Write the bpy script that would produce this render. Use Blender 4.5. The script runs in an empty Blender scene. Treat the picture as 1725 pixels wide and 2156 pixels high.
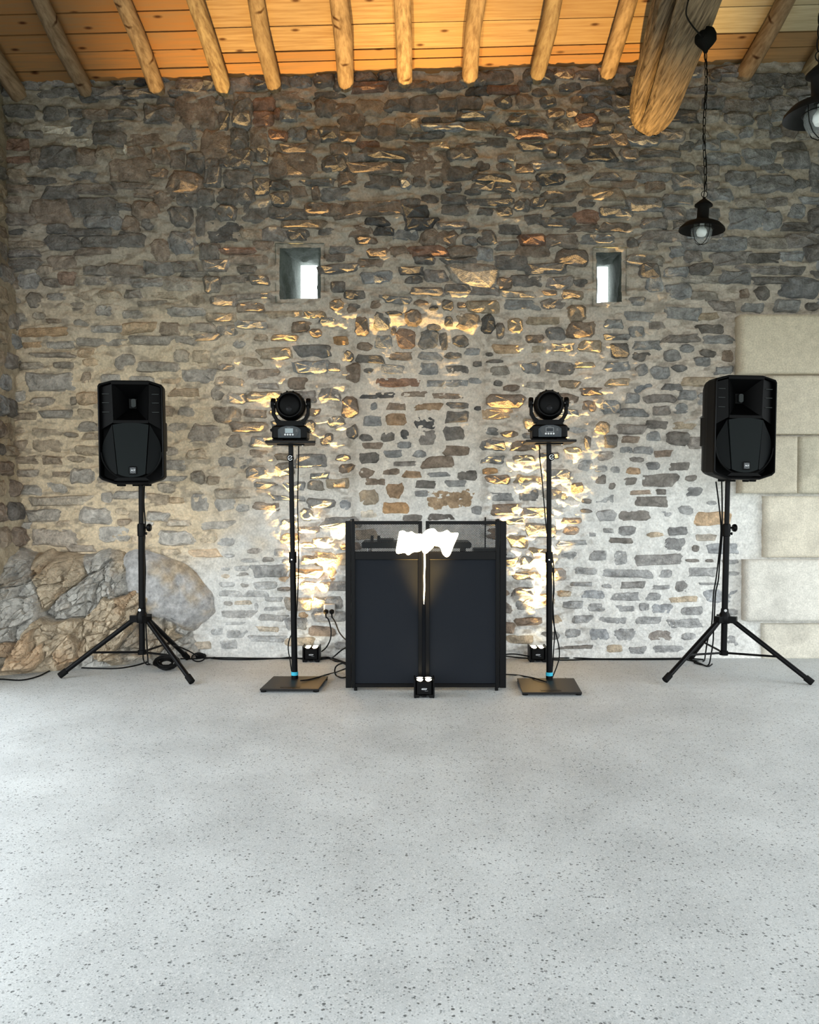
import bpy, math, random
import numpy as np
from mathutils import Vector, Matrix
random.seed(7); RNG = np.random.default_rng(7)
SC = bpy.context.scene
COL = SC.collection
# ------------------------------------------------------------------ camera
IW, IH, F = 1725.0, 2156.0, 1790.0
HORIZON, EYE = 1040.0, 1.40
PITCH = math.atan((IH/2 - HORIZON)/F)
cam_d = bpy.data.cameras.new('camera')
cam_d.lens = 36.0*F/IH; cam_d.sensor_width = 36.0; cam_d.sensor_fit = 'AUTO'
cam_d.clip_start = .05; cam_d.clip_end = 200
cam = bpy.data.objects.new('camera', cam_d); COL.objects.link(cam)
cam.location = (0, 0, EYE); cam.rotation_euler = (math.pi/2 - PITCH, 0, 0)
SC.camera = cam
# ------------------------------------------------------------------ daylight
SC.view_settings.view_transform = 'Standard'; SC.view_settings.look = 'None'
SC.view_settings.gamma = 1.0; SC.view_settings.use_curve_mapping = False
SC.view_settings.exposure = 0.0
world = bpy.data.worlds.new('overcast_sky'); SC.world = world; world.use_nodes = True
bg = world.node_tree.nodes['Background']
bg.inputs['Color'].default_value = (.90, .965, 1.0, 1); bg.inputs['Strength'].default_value = 5.4
def portal(name, loc, rot, sx, sy):
    l = bpy.data.lights.new(name, 'AREA'); l.shape = 'RECTANGLE'; l.size = sx; l.size_y = sy
    l.cycles.is_portal = True
    o = bpy.data.objects.new(name, l); COL.objects.link(o); o.location = loc; o.rotation_euler = rot
    return o
# the place: back wall at Y=WY, open front behind the camera, open bays left and right
WY = 7.25
FRONT_Y, FRONT_TOP = -1.6, 3.6
R_X, L_X = 4.9, -3.36
R_BAY = (1.2, 6.7, 3.1)     # y0, y1, top of the opening in the right wall
L_BAY = (-.6, 5.9, 3.0)
portal('front_opening_light', ((R_X+L_X)/2, FRONT_Y-.05, FRONT_TOP/2), (math.pi/2, 0, 0), R_X-L_X-.6, FRONT_TOP)
portal('right_opening_light', (R_X+.05, (R_BAY[0]+R_BAY[1])/2, R_BAY[2]/2), (math.pi/2, 0, math.pi/2), R_BAY[1]-R_BAY[0], R_BAY[2])
portal('left_opening_light', (L_X-.35, (L_BAY[0]+L_BAY[1])/2, L_BAY[2]/2), (math.pi/2, 0, -math.pi/2), L_BAY[1]-L_BAY[0], L_BAY[2])
PAR_POWER, PAR_COL = 1900.0, (1.0, .62, .20)
FRONT_POWER = 650.0
# ------------------------------------------------------------------ helpers
cp, sp = math.cos(PITCH), math.sin(PITCH)
def ray(px, py):
    dx = (px - IW/2)/F; dy = -(py - IH/2)/F
    return Vector((dx, dy*sp + cp, dy*cp - sp))
def at(px, py, Y):
    d = ray(px, py); t = Y/d.y
    return Vector((d.x*t, Y, EYE + d.z*t))
def fl(px, py, z=0.0):
    d = ray(px, py); t = (z - EYE)/d.z
    return Vector((d.x*t, d.y*t, z))
def tag(o, label=None, cat=None, group=None, kind=None):
    if label: o['label'] = label
    if cat: o['category'] = cat
    if group: o['group'] = group
    if kind: o['kind'] = kind
    return o
def empty(name, loc, rot=(0, 0, 0), parent=None):
    o = bpy.data.objects.new(name, None); COL.objects.link(o)
    o.location = loc; o.rotation_euler = rot; o.empty_display_size = .05
    if parent: o.parent = parent
    return o
class MB:
    def __init__(s): s.v = []; s.f = []
    def add(s, vs, fs):
        n = len(s.v); s.v += [tuple(v) for v in vs]; s.f += [tuple(i+n for i in f) for f in fs]; return s
    def box(s, c, d, rz=0, bev=0):
        cx, cy, cz = c; x, y, z = (k/2 for k in d)
        if bev:
            b = min(bev, x*.9, y*.9, z*.9); P = []
            for zz, k in ((-z, b), (-z+b, 0), (z-b, 0), (z, b)):
                for (ax, ay) in ((-x+b, -y), (x-b, -y), (x, -y+b), (x, y-b), (x-b, y), (-x+b, y), (-x, y-b), (-x, -y+b)):
                    sx = (x-k)/x if k else 1; sy = (y-k)/y if k else 1
                    P.append((ax*sx, ay*sy, zz))
            fs = [tuple(range(7, -1, -1)), tuple(range(24, 32))]
            for r in range(3):
                for i in range(8):
                    j = (i+1) % 8; fs.append((r*8+i, r*8+j, r*8+8+j, r*8+8+i))
        else:
            P = [(-x,-y,-z),(x,-y,-z),(x,y,-z),(-x,y,-z),(-x,-y,z),(x,-y,z),(x,y,z),(-x,y,z)]
            fs = [(3,2,1,0),(4,5,6,7),(0,1,5,4),(1,2,6,5),(2,3,7,6),(3,0,4,7)]
        c_, s_ = math.cos(rz), math.sin(rz)
        return s.add([(cx+p[0]*c_-p[1]*s_, cy+p[0]*s_+p[1]*c_, cz+p[2]) for p in P], fs)
    def cyl(s, a, b, r, r2=None, n=16, cap=True):
        return s.tube([a, b], [r, r if r2 is None else r2], n, cap)
    def tube(s, pts, r, n=8, cap=True, closed=False):
        pts = [Vector(p) for p in pts]; m = len(pts)
        rs = r if isinstance(r, (list, tuple)) else [r]*m
        up = None; P = []
        for i, p in enumerate(pts):
            if closed: t = pts[(i+1) % m] - pts[i-1]
            else: t = pts[min(i+1, m-1)] - pts[max(i-1, 0)]
            t = t.normalized() if t.length > 1e-9 else Vector((0,0,1))
            if up is None:
                up = t.cross(Vector((0,0,1)))
                if up.length < .05: up = t.cross(Vector((1,0,0)))
            up = up - t*up.dot(t); up.normalize(); w = t.cross(up)
            for k in range(n):
                a = 2*math.pi*k/n
                P.append(p + (up*math.cos(a) + w*math.sin(a))*rs[i])
        fs = []
        for i in range(m if closed else m-1):
            j = (i+1) % m
            for k in range(n):
                l = (k+1) % n; fs.append((i*n+k, i*n+l, j*n+l, j*n+k))
        if cap and not closed:
            fs.append(tuple(range(n-1, -1, -1))); fs.append(tuple(range((m-1)*n, m*n)))
        return s.add(P, fs)
    def lathe(s, prof, c=(0,0,0), n=28, axis='z'):
        P = []; fs = []
        for (r, z) in prof:
            for k in range(n):
                a = 2*math.pi*k/n
                q = (r*math.cos(a), r*math.sin(a), z) if axis == 'z' else ((r*math.cos(a), z, r*math.sin(a)) if axis == 'y' else (z, r*math.cos(a), r*math.sin(a)))
                P.append((q[0]+c[0], q[1]+c[1], q[2]+c[2]))
        for i in range(len(prof)-1):
            for k in range(n):
                l = (k+1) % n; fs.append((i*n+k, i*n+l, (i+1)*n+l, (i+1)*n+k))
        return s.add(P, fs)
    def prism(s, poly, y0, y1, axis='y'):   # poly (x,z) extruded along y
        n = len(poly)
        if axis == 'y': P = [(x, y0, z) for x, z in poly] + [(x, y1, z) for x, z in poly]
        elif axis == 'z': P = [(x, z, y0) for x, z in poly] + [(x, z, y1) for x, z in poly]
        else: P = [(y0, x, z) for x, z in poly] + [(y1, x, z) for x, z in poly]
        fs = [tuple(range(n)), tuple(range(2*n-1, n-1, -1))]
        for i in range(n):
            j = (i+1) % n; fs.append((i, i+n, j+n, j))
        return s.add(P, fs)
    def build(s, name, m, parent=None, smooth=False, bevel=0):
        me = bpy.data.meshes.new(name); me.from_pydata(s.v, [], s.f); me.update()
        fix_normals(me)
        if smooth:
            for p in me.polygons: p.use_smooth = True
            try: me.set_sharp_from_angle(angle=math.radians(42))
            except Exception: pass
        me.materials.append(m)
        o = bpy.data.objects.new(name, me); COL.objects.link(o)
        if parent: o.parent = parent
        if bevel:
            b = o.modifiers.new('bevel', 'BEVEL'); b.width = bevel; b.segments = 2; b.limit_method = 'ANGLE'
        return o
def fix_normals(me):
    import bmesh
    bm = bmesh.new(); bm.from_mesh(me)
    bmesh.ops.recalc_face_normals(bm, faces=bm.faces); bm.to_mesh(me); bm.free()
def spline(pts, k=6):
    pts = [Vector(p) for p in pts]; out = []; n = len(pts)
    for i in range(n-1):
        p0, p1, p2, p3 = pts[max(i-1,0)], pts[i], pts[i+1], pts[min(i+2,n-1)]
        for j in range(k):
            t = j/k
            out.append(.5*((2*p1)+(p2-p0)*t+(2*p0-5*p1+4*p2-p3)*t*t+(3*p1-p0-3*p2+p3)*t**3))
    out.append(pts[-1]); return out
def copy_tree(o, parent=None):
    c = o.copy(); COL.objects.link(c); c.parent = parent
    for ch in list(o.children): copy_tree(ch, c)
    return c
# ---- numpy value noise
_H = RNG.random((256, 256))
def vnoise(x, y):
    x = np.asarray(x, float); y = np.asarray(y, float)
    xi = np.floor(x).astype(int); yi = np.floor(y).astype(int); fx = x-xi; fy = y-yi
    fx = fx*fx*fx*(fx*(fx*6-15)+10); fy = fy*fy*fy*(fy*(fy*6-15)+10)
    a = _H[xi & 255, yi & 255]; b = _H[(xi+1) & 255, yi & 255]; c = _H[xi & 255, (yi+1) & 255]; d = _H[(xi+1) & 255, (yi+1) & 255]
    return (a*(1-fx)+b*fx)*(1-fy)+(c*(1-fx)+d*fx)*fy
def fbm(x, y, o=4, g=.5):
    s = 0; a = 1; t = 0
    for i in range(o):
        s = s + a*(vnoise(x*2**i+17.3*i, y*2**i+5.1*i)-.5)*2; t += a; a *= g
    return s/t
def worley(x, y, seed=0):
    # distance to nearest / second feature point and the cell's own random value
    x = np.asarray(x, float); y = np.asarray(y, float)
    xi = np.floor(x).astype(int); yi = np.floor(y).astype(int)
    d1 = np.full(x.shape, 9.); d2 = np.full(x.shape, 9.); v = np.zeros(x.shape); ox = np.zeros(x.shape); oy = np.zeros(x.shape)
    for i in (-1, 0, 1):
        for j in (-1, 0, 1):
            cx = xi+i; cy = yi+j
            px = cx + _H[(cx+seed) & 255, (cy*3+seed) & 255]; py = cy + _H[(cx*5+31+seed) & 255, (cy+77) & 255]
            d = np.hypot(px-x, py-y); cv = _H[(cx*7+11) & 255, (cy*13+seed) & 255]
            n = d < d1; ox = np.where(n, px-x, ox); oy = np.where(n, py-y, oy)
            d2 = np.where(n, d1, np.minimum(d2, d)); v = np.where(n, cv, v); d1 = np.where(n, d, d1)
    worley.off = (ox, oy)
    return d1, d2, v
def sstep(a, b, x):
    t = np.clip((np.asarray(x, float)-a)/(b-a), 0, 1); return t*t*(3-2*t)
# ------------------------------------------------------------------ materials
def mat(name, col, rough=.5, metal=0, emit=None, estr=0, spec=.10):
    m = bpy.data.materials.new(name); m.use_nodes = True
    b = m.node_tree.nodes['Principled BSDF']
    b.inputs['Base Color'].default_value = (*col, 1); b.inputs['Roughness'].default_value = rough
    b.inputs['Metallic'].default_value = metal; b.inputs['Specular IOR Level'].default_value = spec
    if emit:
        b.inputs['Emission Color'].default_value = (*emit, 1); b.inputs['Emission Strength'].default_value = estr
    return m
class NT:
    def __init__(s, m): s.m = m; s.t = m.node_tree; s.b = s.t.nodes['Principled BSDF']
    def n(s, typ, **kw):
        o = s.t.nodes.new(typ)
        for k, v in kw.items():
            if k.startswith('_'): o.inputs[k[1:].replace('_', ' ')].default_value = v
            else: setattr(o, k, v)
        return o
    def l(s, a, b): s.t.links.new(a, b)
    def ramp(s, src, stops):
        r = s.n('ShaderNodeValToRGB'); e = r.color_ramp.elements
        while len(e) < len(stops): e.new(.5)
        for k, (p, c) in enumerate(stops):
            e[k].position = p; e[k].color = (c, c, c, 1) if isinstance(c, (int, float)) else (*c, 1)
        s.l(src, r.inputs[0]); return r.outputs[0]
    def mul(s, a, b, f=1.0, mode='MULTIPLY'):
        x = s.n('ShaderNodeMix', data_type='RGBA', blend_type=mode); x.inputs[0].default_value = f
        s.l(a, x.inputs[6]); s.l(b, x.inputs[7]); return x.outputs[2]
    def bump(s, h, strength=.4, dist=.01):
        b = s.n('ShaderNodeBump'); b.inputs['Strength'].default_value = strength; b.inputs['Distance'].default_value = dist
        s.l(h, b.inputs['Height']); s.l(b.outputs[0], s.b.inputs['Normal'])
    def noise(s, vec, scale, detail=4, rough=.55):
        n = s.n('ShaderNodeTexNoise'); n.inputs['Scale'].default_value = scale; n.inputs['Detail'].default_value = detail; n.inputs['Roughness'].default_value = rough
        s.l(vec, n.inputs['Vector']); return n.outputs['Fac']
    def geo(s): return s.n('ShaderNodeNewGeometry').outputs['Position']
    def obj(s): return s.n('ShaderNodeTexCoord').outputs['Object']
def stone_mat(name, lo=.62, hi=1.35, bump=.7, fine=70, dist=.012):
    m = mat(name, (.4,.4,.4), .95, spec=.15); t = NT(m)
    a = t.n('ShaderNodeAttribute', attribute_name='Col'); p = t.geo()
    n1 = t.noise(p, 14, 6, .6); n2 = t.noise(p, fine, 4, .65)
    c = t.mul(a.outputs['Color'], t.ramp(n1, [(.28, lo), (.72, hi)]))
    c = t.mul(c, t.ramp(n2, [(.3, .8), (.7, 1.18)])); t.l(c, t.b.inputs['Base Color'])
    h = t.n('ShaderNodeMath', operation='ADD'); t.l(n1, h.inputs[0]); t.l(n2, h.inputs[1])
    t.bump(h.outputs[0], bump, dist); return m
M = {}
M['mortar'] = stone_mat('lime_mortar', .8, 1.15, .55, 55)
M['stone'] = stone_mat('rubble_stone', .55, 1.45, 1.0, 48, .024)
M['rock'] = stone_mat('bedrock', .6, 1.4, .9, 45)
M['ashlar'] = stone_mat('limestone', .88, 1.1, .25, 90)
def wood_mat(name, col, dark, scale=(2.0, 26, 26), knots=True):
    m = mat(name, col, .7, spec=.25); t = NT(m)
    info = t.n('ShaderNodeObjectInfo'); o = t.obj()
    mp = t.n('ShaderNodeMapping'); mp.inputs['Scale'].default_value = scale; t.l(o, mp.inputs['Vector'])
    off = t.n('ShaderNodeVectorMath', operation='SCALE'); off.inputs['Scale'].default_value = 37.0
    cmb = t.n('ShaderNodeCombineXYZ'); t.l(info.outputs['Random'], cmb.inputs[0]); t.l(info.outputs['Random'], cmb.inputs[1]); t.l(cmb.outputs[0], off.inputs[0])
    t.l(off.outputs[0], mp.inputs['Location'])
    g = t.noise(mp.outputs[0], 1.6, 5, .6)
    mix = t.n('ShaderNodeMix', data_type='RGBA'); mix.inputs[6].default_value = (*dark, 1)
    rr = t.ramp(g, [(.32, 0.0), (.62, 1.0)]); t.l(rr, mix.inputs[0])
    tint = t.n('ShaderNodeMix', data_type='RGBA', blend_type='MULTIPLY'); tint.inputs[0].default_value = 1; tint.inputs[6].default_value = (*col, 1)
    t.l(info.outputs['Color'], tint.inputs[7]); t.l(tint.outputs[2], mix.inputs[7])
    c = mix.outputs[2]
    if knots:
        mk = t.n('ShaderNodeMapping'); mk.inputs['Scale'].default_value = (2.2, 5.0, 5.0); t.l(o, mk.inputs['Vector']); t.l(off.outputs[0], mk.inputs['Location'])
        v = t.n('ShaderNodeTexVoronoi', voronoi_dimensions='2D'); v.inputs['Scale'].default_value = 1.0; t.l(mk.outputs[0], v.inputs['Vector'])
        sep = t.n('ShaderNodeSeparateColor'); t.l(v.outputs['Color'], sep.inputs[0])
        pick = t.ramp(sep.outputs[0], [(.5, 0.0), (.55, 1.0)])
        kn = t.n('ShaderNodeMix', data_type='RGBA', blend_type='MULTIPLY'); t.l(pick, kn.inputs[0]); t.l(c, kn.inputs[6])
        t.l(t.ramp(v.outputs['Distance'], [(.03, (.22,.13,.08)), (.10, (1,1,1))]), kn.inputs[7]); c = kn.outputs[2]
    t.l(c, t.b.inputs['Base Color']); t.bump(g, .35 if knots else .9, .006 if knots else .014); return m
M['plank'] = wood_mat('pine_board', (.43,.295,.155), (.30,.18,.085), (1.2, 26, 26))
M['pale_plank'] = wood_mat('pale_weathered_board', (.66,.56,.36), (.46,.36,.21), (1.2, 26, 26))  # greyer right-hand boards, made paler to stand in for missing bounce light
M['rafter'] = wood_mat('pole_wood', (.43,.32,.19), (.19,.12,.065), (22, 1.6, 22))
M['oak'] = wood_mat('old_oak', (.34,.25,.155), (.075,.05,.03), (34, 1.6, 34), False)
t = NT(M['oak']); 
def floor_mat():
    m = mat('exposed_aggregate', (.5,.5,.5), .62, spec=.35); t = NT(m); p = t.geo()
    big = t.noise(p, .9, 5, .6); mid = t.noise(p, 3.5, 4, .6)
    base = t.n('ShaderNodeRGB'); base.outputs[0].default_value = (.545,.572,.58,1)
    c = t.mul(base.outputs[0], t.ramp(big, [(.32, .80), (.68, 1.08)])); c = t.mul(c, t.ramp(mid, [(.3, .93), (.7, 1.06)]))
    # pebbles: one random tone for each cell, a few of them dark
    for sc, lo, hi, dk in ((150, .0, .20, .72), (85, .0, .030, .24), (130, .0, .06, .36), (230, .0, .34, .82)):
        v = t.n('ShaderNodeTexVoronoi'); v.inputs['Scale'].default_value = sc; t.l(p, v.inputs['Vector'])
        sep = t.n('ShaderNodeSeparateColor'); t.l(v.outputs['Color'], sep.inputs[0])
        sel = t.ramp(sep.outputs[0], [(hi, 1.0), (hi+.03, 0.0)])
        rim = t.ramp(v.outputs['Distance'], [(.38, 1.0), (.52, 0.0)])
        f = t.n('ShaderNodeMath', operation='MULTIPLY'); t.l(sel, f.inputs[0]); t.l(rim, f.inputs[1])
        x = t.n('ShaderNodeMix', data_type='RGBA', blend_type='MULTIPLY'); t.l(f.outputs[0], x.inputs[0]); t.l(c, x.inputs[6]); x.inputs[7].default_value = (dk, dk*1.02, dk*1.03, 1)
        c = x.outputs[2]
        if sc == 230:
            w = t.n('ShaderNodeMix', data_type='RGBA', blend_type='MIX'); selw = t.ramp(sep.outputs[1], [(.86, 0.0), (.9, .35)])
            t.l(selw, w.inputs[0]); t.l(c, w.inputs[6]); w.inputs[7].default_value = (.78,.79,.78,1); c = w.outputs[2]
    t.l(c, t.b.inputs['Base Color']); t.bump(t.noise(p, 160, 3), .25, .004); return m
M['floor'] = floor_mat()
M['black'] = mat('black_plastic', (.0018,.0018,.002), .42)
M['cabinet'] = mat('textured_black_polymer', (.0022,.0022,.0025), .55)
M['horn'] = mat('satin_black_horn', (.0008,.0008,.001), .45)
M['grille'] = mat('perforated_grille', (.0075,.0100,.0105), .6)
M['grille_side'] = mat('perforated_grille_side', (.0035,.0045,.005), .6)  # same grille as the centre, darkened for the shade on its angled wings
M['throat'] = mat('horn_throat_cover', (.045,.05,.05), .5)
M['metal'] = mat('black_powder_coated_steel', (.0030,.0030,.0034), .36)
M['rubber'] = mat('black_rubber', (.005,.005,.005), .75)
M['chrome'] = mat('bright_screw', (.6,.6,.6), .25, 1)
M['cable'] = mat('black_cable', (.005,.005,.005), .5)
M['plate'] = mat('dark_steel_base', (.016,.015,.0145), .42)
M['cyan'] = mat('cyan_tape', (.05,.42,.58), .5)
M['white_print'] = mat('white_print', (.75,.76,.78), .5)
M['grey_print'] = mat('grey_print', (.22,.23,.24), .5)
M['badge'] = mat('badge_grey', (.07,.075,.08), .4)
M['panel'] = mat('control_panel_grey', (.055,.065,.075), .45)
M['lcd'] = mat('display_grey', (.36,.42,.45), .3)
M['lcd_dark'] = mat('display_dark', (.03,.035,.04), .3)
M['fabric'] = mat('dark_stretch_fabric', (.0115,.0135,.0175), .85)
M['socket'] = mat('socket_grey', (.52,.50,.47), .5)
M['lamp_black'] = mat('rusty_black_lamp_metal', (.006,.0055,.005), .65)
M['bulb'] = mat('frosted_bulb', (.78,.82,.82), .45)
M['lens'] = mat('lit_lens', (1,.9,.7), .3, emit=(1,.86,.60), estr=14)
M['glow'] = mat('glowing_lamp', (1,.9,.7), .5, emit=(1,.90,.66), estr=7)  # emissive stand-in for the glare at the top of the booth
M['headlens'] = mat('dark_lens', (.02,.02,.022), .08)
g = mat('lamp_glass', (.85,.9,.9), .12); t = NT(g)
tr = t.n('ShaderNodeBsdfTransparent'); mx = t.n('ShaderNodeMixShader'); mx.inputs[0].default_value = .10
out = [n for n in t.t.nodes if n.type == 'OUTPUT_MATERIAL'][0]
t.l(tr.outputs[0], mx.inputs[1]); t.l(t.b.outputs[0], mx.inputs[2]); t.l(mx.outputs[0], out.inputs[0]); M['glass'] = g
def mesh_mat():
    m = mat('perforated_black_mesh', (.016,.017,.018), .4); t = NT(m); o = t.obj()
    mp = t.n('ShaderNodeMapping'); mp.inputs['Scale'].default_value = (1/.0085, 0, 1/.0085); mp.inputs['Rotation'].default_value = (0, math.pi/4, 0); t.l(o, mp.inputs['Vector'])
    fr = t.n('ShaderNodeVectorMath', operation='FRACTION'); t.l(mp.outputs[0], fr.inputs[0])
    sb = t.n('ShaderNodeVectorMath', operation='SUBTRACT'); sb.inputs[1].default_value = (.5, 0, .5); t.l(fr.outputs[0], sb.inputs[0])
    ln = t.n('ShaderNodeVectorMath', operation='LENGTH'); t.l(sb.outputs[0], ln.inputs[0])
    lt = t.n('ShaderNodeMath', operation='LESS_THAN'); t.l(ln.outputs['Value'], lt.inputs[0]); lt.inputs[1].default_value = .345
    tr = t.n('ShaderNodeBsdfTransparent'); mx = t.n('ShaderNodeMixShader'); out = [n for n in t.t.nodes if n.type == 'OUTPUT_MATERIAL'][0]
    t.l(lt.outputs[0], mx.inputs[0]); t.l(t.b.outputs[0], mx.inputs[1]); t.l(tr.outputs[0], mx.inputs[2]); t.l(mx.outputs[0], out.inputs[0]); return m
M['mesh'] = mesh_mat()
def set_col(me, cols):
    a = me.color_attributes.new('Col', 'FLOAT_COLOR', 'POINT')
    c = np.ones((len(me.vertices), 4)); c[:, :3] = cols; a.data.foreach_set('color', c.ravel().astype(np.float32))
def grid_mesh(name, P, cols, m, parent=None, keep=None, flip=False):
    # P: (nu, nv, 3) array of points -> one quad sheet; keep: (nu-1, nv-1) bool
    nu, nv, _ = P.shape
    I = np.arange(nu*nv).reshape(nu, nv)
    q = np.stack([I[:-1,:-1], I[1:,:-1], I[1:,1:], I[:-1,1:]], -1)
    q = q[keep] if keep is not None else q.reshape(-1, 4)
    if flip: q = q[:, ::-1]
    me = bpy.data.meshes.new(name); me.vertices.add(nu*nv); me.vertices.foreach_set('co', P.reshape(-1).astype(np.float32))
    me.loops.add(q.size); me.loops.foreach_set('vertex_index', q.reshape(-1).astype(np.int32))
    me.polygons.add(len(q)); me.polygons.foreach_set('loop_start', np.arange(0, q.size, 4, dtype=np.int32)); me.polygons.foreach_set('loop_total', np.full(len(q), 4, np.int32))
    me.update(calc_edges=True); me.validate()
    set_col(me, cols.reshape(-1, 3)); me.materials.append(m)
    o = bpy.data.objects.new(name, me); COL.objects.link(o)
    if parent: o.parent = parent
    return o
# ================================================================== THE SETTING
# ---- floor
me = bpy.data.meshes.new('floor'); me.from_pydata([(L_X-.5,FRONT_Y-.2,0),(R_X+.4,FRONT_Y-.2,0),(R_X+.4,WY+.1,0),(L_X-.5,WY+.1,0)], [], [(0,1,2,3)]); me.materials.append(M['floor'])
floor = bpy.data.objects.new('floor', me); COL.objects.link(floor); tag(floor, 'pale grey exposed aggregate concrete floor', kind='structure')
me = bpy.data.meshes.new('yard'); me.from_pydata([(-40,-40,-.02),(40,-40,-.02),(40,WY+.6,-.02),(-40,WY+.6,-.02)], [], [(0,1,2,3)]); me.materials.append(mat('yard_grass', (.13,.15,.09), .9))  # unseen ground, kept dark to cut light bounced up the back wall
unseen_yard = bpy.data.objects.new('yard', me); COL.objects.link(unseen_yard); tag(unseen_yard, 'grassy ground outside the open bays', kind='structure')
# ---- back wall: a mortar sheet in relief, set with rubble stones
def w2p(X, Z):
    f = WY*cp - (Z-EYE)*sp; u = WY*sp + (Z-EYE)*cp
    return IW/2 + F*X/f, IH/2 - F*u/f
def p2w(px, py):
    v = at(px, py, WY); return v.x, v.z
# the walled-up arched doorway lies a little deeper than the wall round it
def infill(px, py):
    cx = 880.0; half = 140.0
    top = 735 - 62*np.sqrt(np.clip(1-((px-cx)/half)**2, 0, 1))
    inside = np.minimum(half-np.abs(px-cx), py-top)
    return sstep(-6, 14, inside + 5*fbm(px/18, py/18, 2))
def smooth_zone(px, py):      # fresh flush pointing low on the right and beside the booth
    a = sstep(1170, 1290, px)*sstep(860, 1010, py)
    b = sstep(400, 470, px)*sstep(1030, 1130, py)*(1-sstep(560, 620, px))
    return np.maximum(a, b)
def relief(X, Z):
    px, py = w2p(X, Z)
    inf = infill(px, py); sm = np.maximum(inf, smooth_zone(px, py))
    k = 1 - .78*sm
    d1, d2, v = worley(X*7.5+fbm(X*9, Z*9, 2)*.4, Z*16)
    lumps = (v-.5)*.030*sstep(0, .18, d2-d1)
    h = .022*fbm(X*.8+3, Z*.8, 2) + k*(.016*fbm(X*5, Z*9, 4) + .011*fbm(X*16, Z*26, 3) + lumps)
    h = h + .0085*sm*fbm(X*30, Z*36, 3) - .055*inf
    # ground line: mortar runs out to the floor
    return h + .03*np.exp(-np.clip(Z, 0, 9)/.05)
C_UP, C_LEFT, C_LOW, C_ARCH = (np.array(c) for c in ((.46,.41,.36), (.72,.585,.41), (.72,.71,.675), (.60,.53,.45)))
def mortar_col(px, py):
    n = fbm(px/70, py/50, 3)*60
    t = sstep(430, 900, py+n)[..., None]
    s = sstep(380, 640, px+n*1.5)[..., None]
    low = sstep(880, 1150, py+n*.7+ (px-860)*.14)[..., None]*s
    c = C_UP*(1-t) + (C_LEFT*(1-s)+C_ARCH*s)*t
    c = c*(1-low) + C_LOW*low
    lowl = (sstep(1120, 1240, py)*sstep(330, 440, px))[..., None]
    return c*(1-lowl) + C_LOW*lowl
WX0, WX1, WZ1 = -3.75, R_X+.1, 5.25
nx, nz = 900, 560
gx = np.linspace(WX0, WX1, nx); gz = np.linspace(-.02, WZ1, nz)
GX, GZ = np.meshgrid(gx, gz, indexing='ij')
GH = relief(GX, GZ); PX, PY = w2p(GX, GZ)
# two splayed slit windows
WINDOWS = [  # inner opening (px), outer slot (px at the outer face)
    dict(inner=((588, 524), (671, 520), (676, 629), (600, 630)), slot=(634, 669, 560, 640)),
    dict(inner=((1257, 530), (1311, 528), (1308, 637), (1255, 640)), slot=(1257, 1279, 563, 650)),
]
hole = np.zeros(GX.shape, bool)
for w in WINDOWS:
    q = w['inner']; x0 = min(q[0][0], q[3][0]); x1 = max(q[1][0], q[2][0])
    w['rect'] = (*p2w(x0, 631 if x0 < 900 else 639)[:2], *p2w(x1, 521 if x0 < 900 else 529))   # X0,Z0,X1,Z1
    X0, Z0, X1, Z1 = w['rect']; hole |= (GX > X0) & (GX < X1) & (GZ > Z0) & (GZ < Z1)
keep = ~(hole[:-1,:-1] & hole[1:,1:] & hole[1:,:-1] & hole[:-1,1:])
P = np.stack([GX, WY-GH, GZ], -1)
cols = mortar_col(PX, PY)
spk = fbm(GX*11, GZ*22, 3)
blotch = sstep(.12, .4, spk)[..., None]*(1-np.maximum(infill(PX, PY), smooth_zone(PX, PY)))[..., None]*.55
cols = cols*(1-blotch) + np.array((.24,.205,.17))*blotch
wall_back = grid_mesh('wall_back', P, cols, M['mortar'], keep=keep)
tag(wall_back, 'tall rubble stone wall with a walled-up arch and two slit windows', kind='structure')
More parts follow.
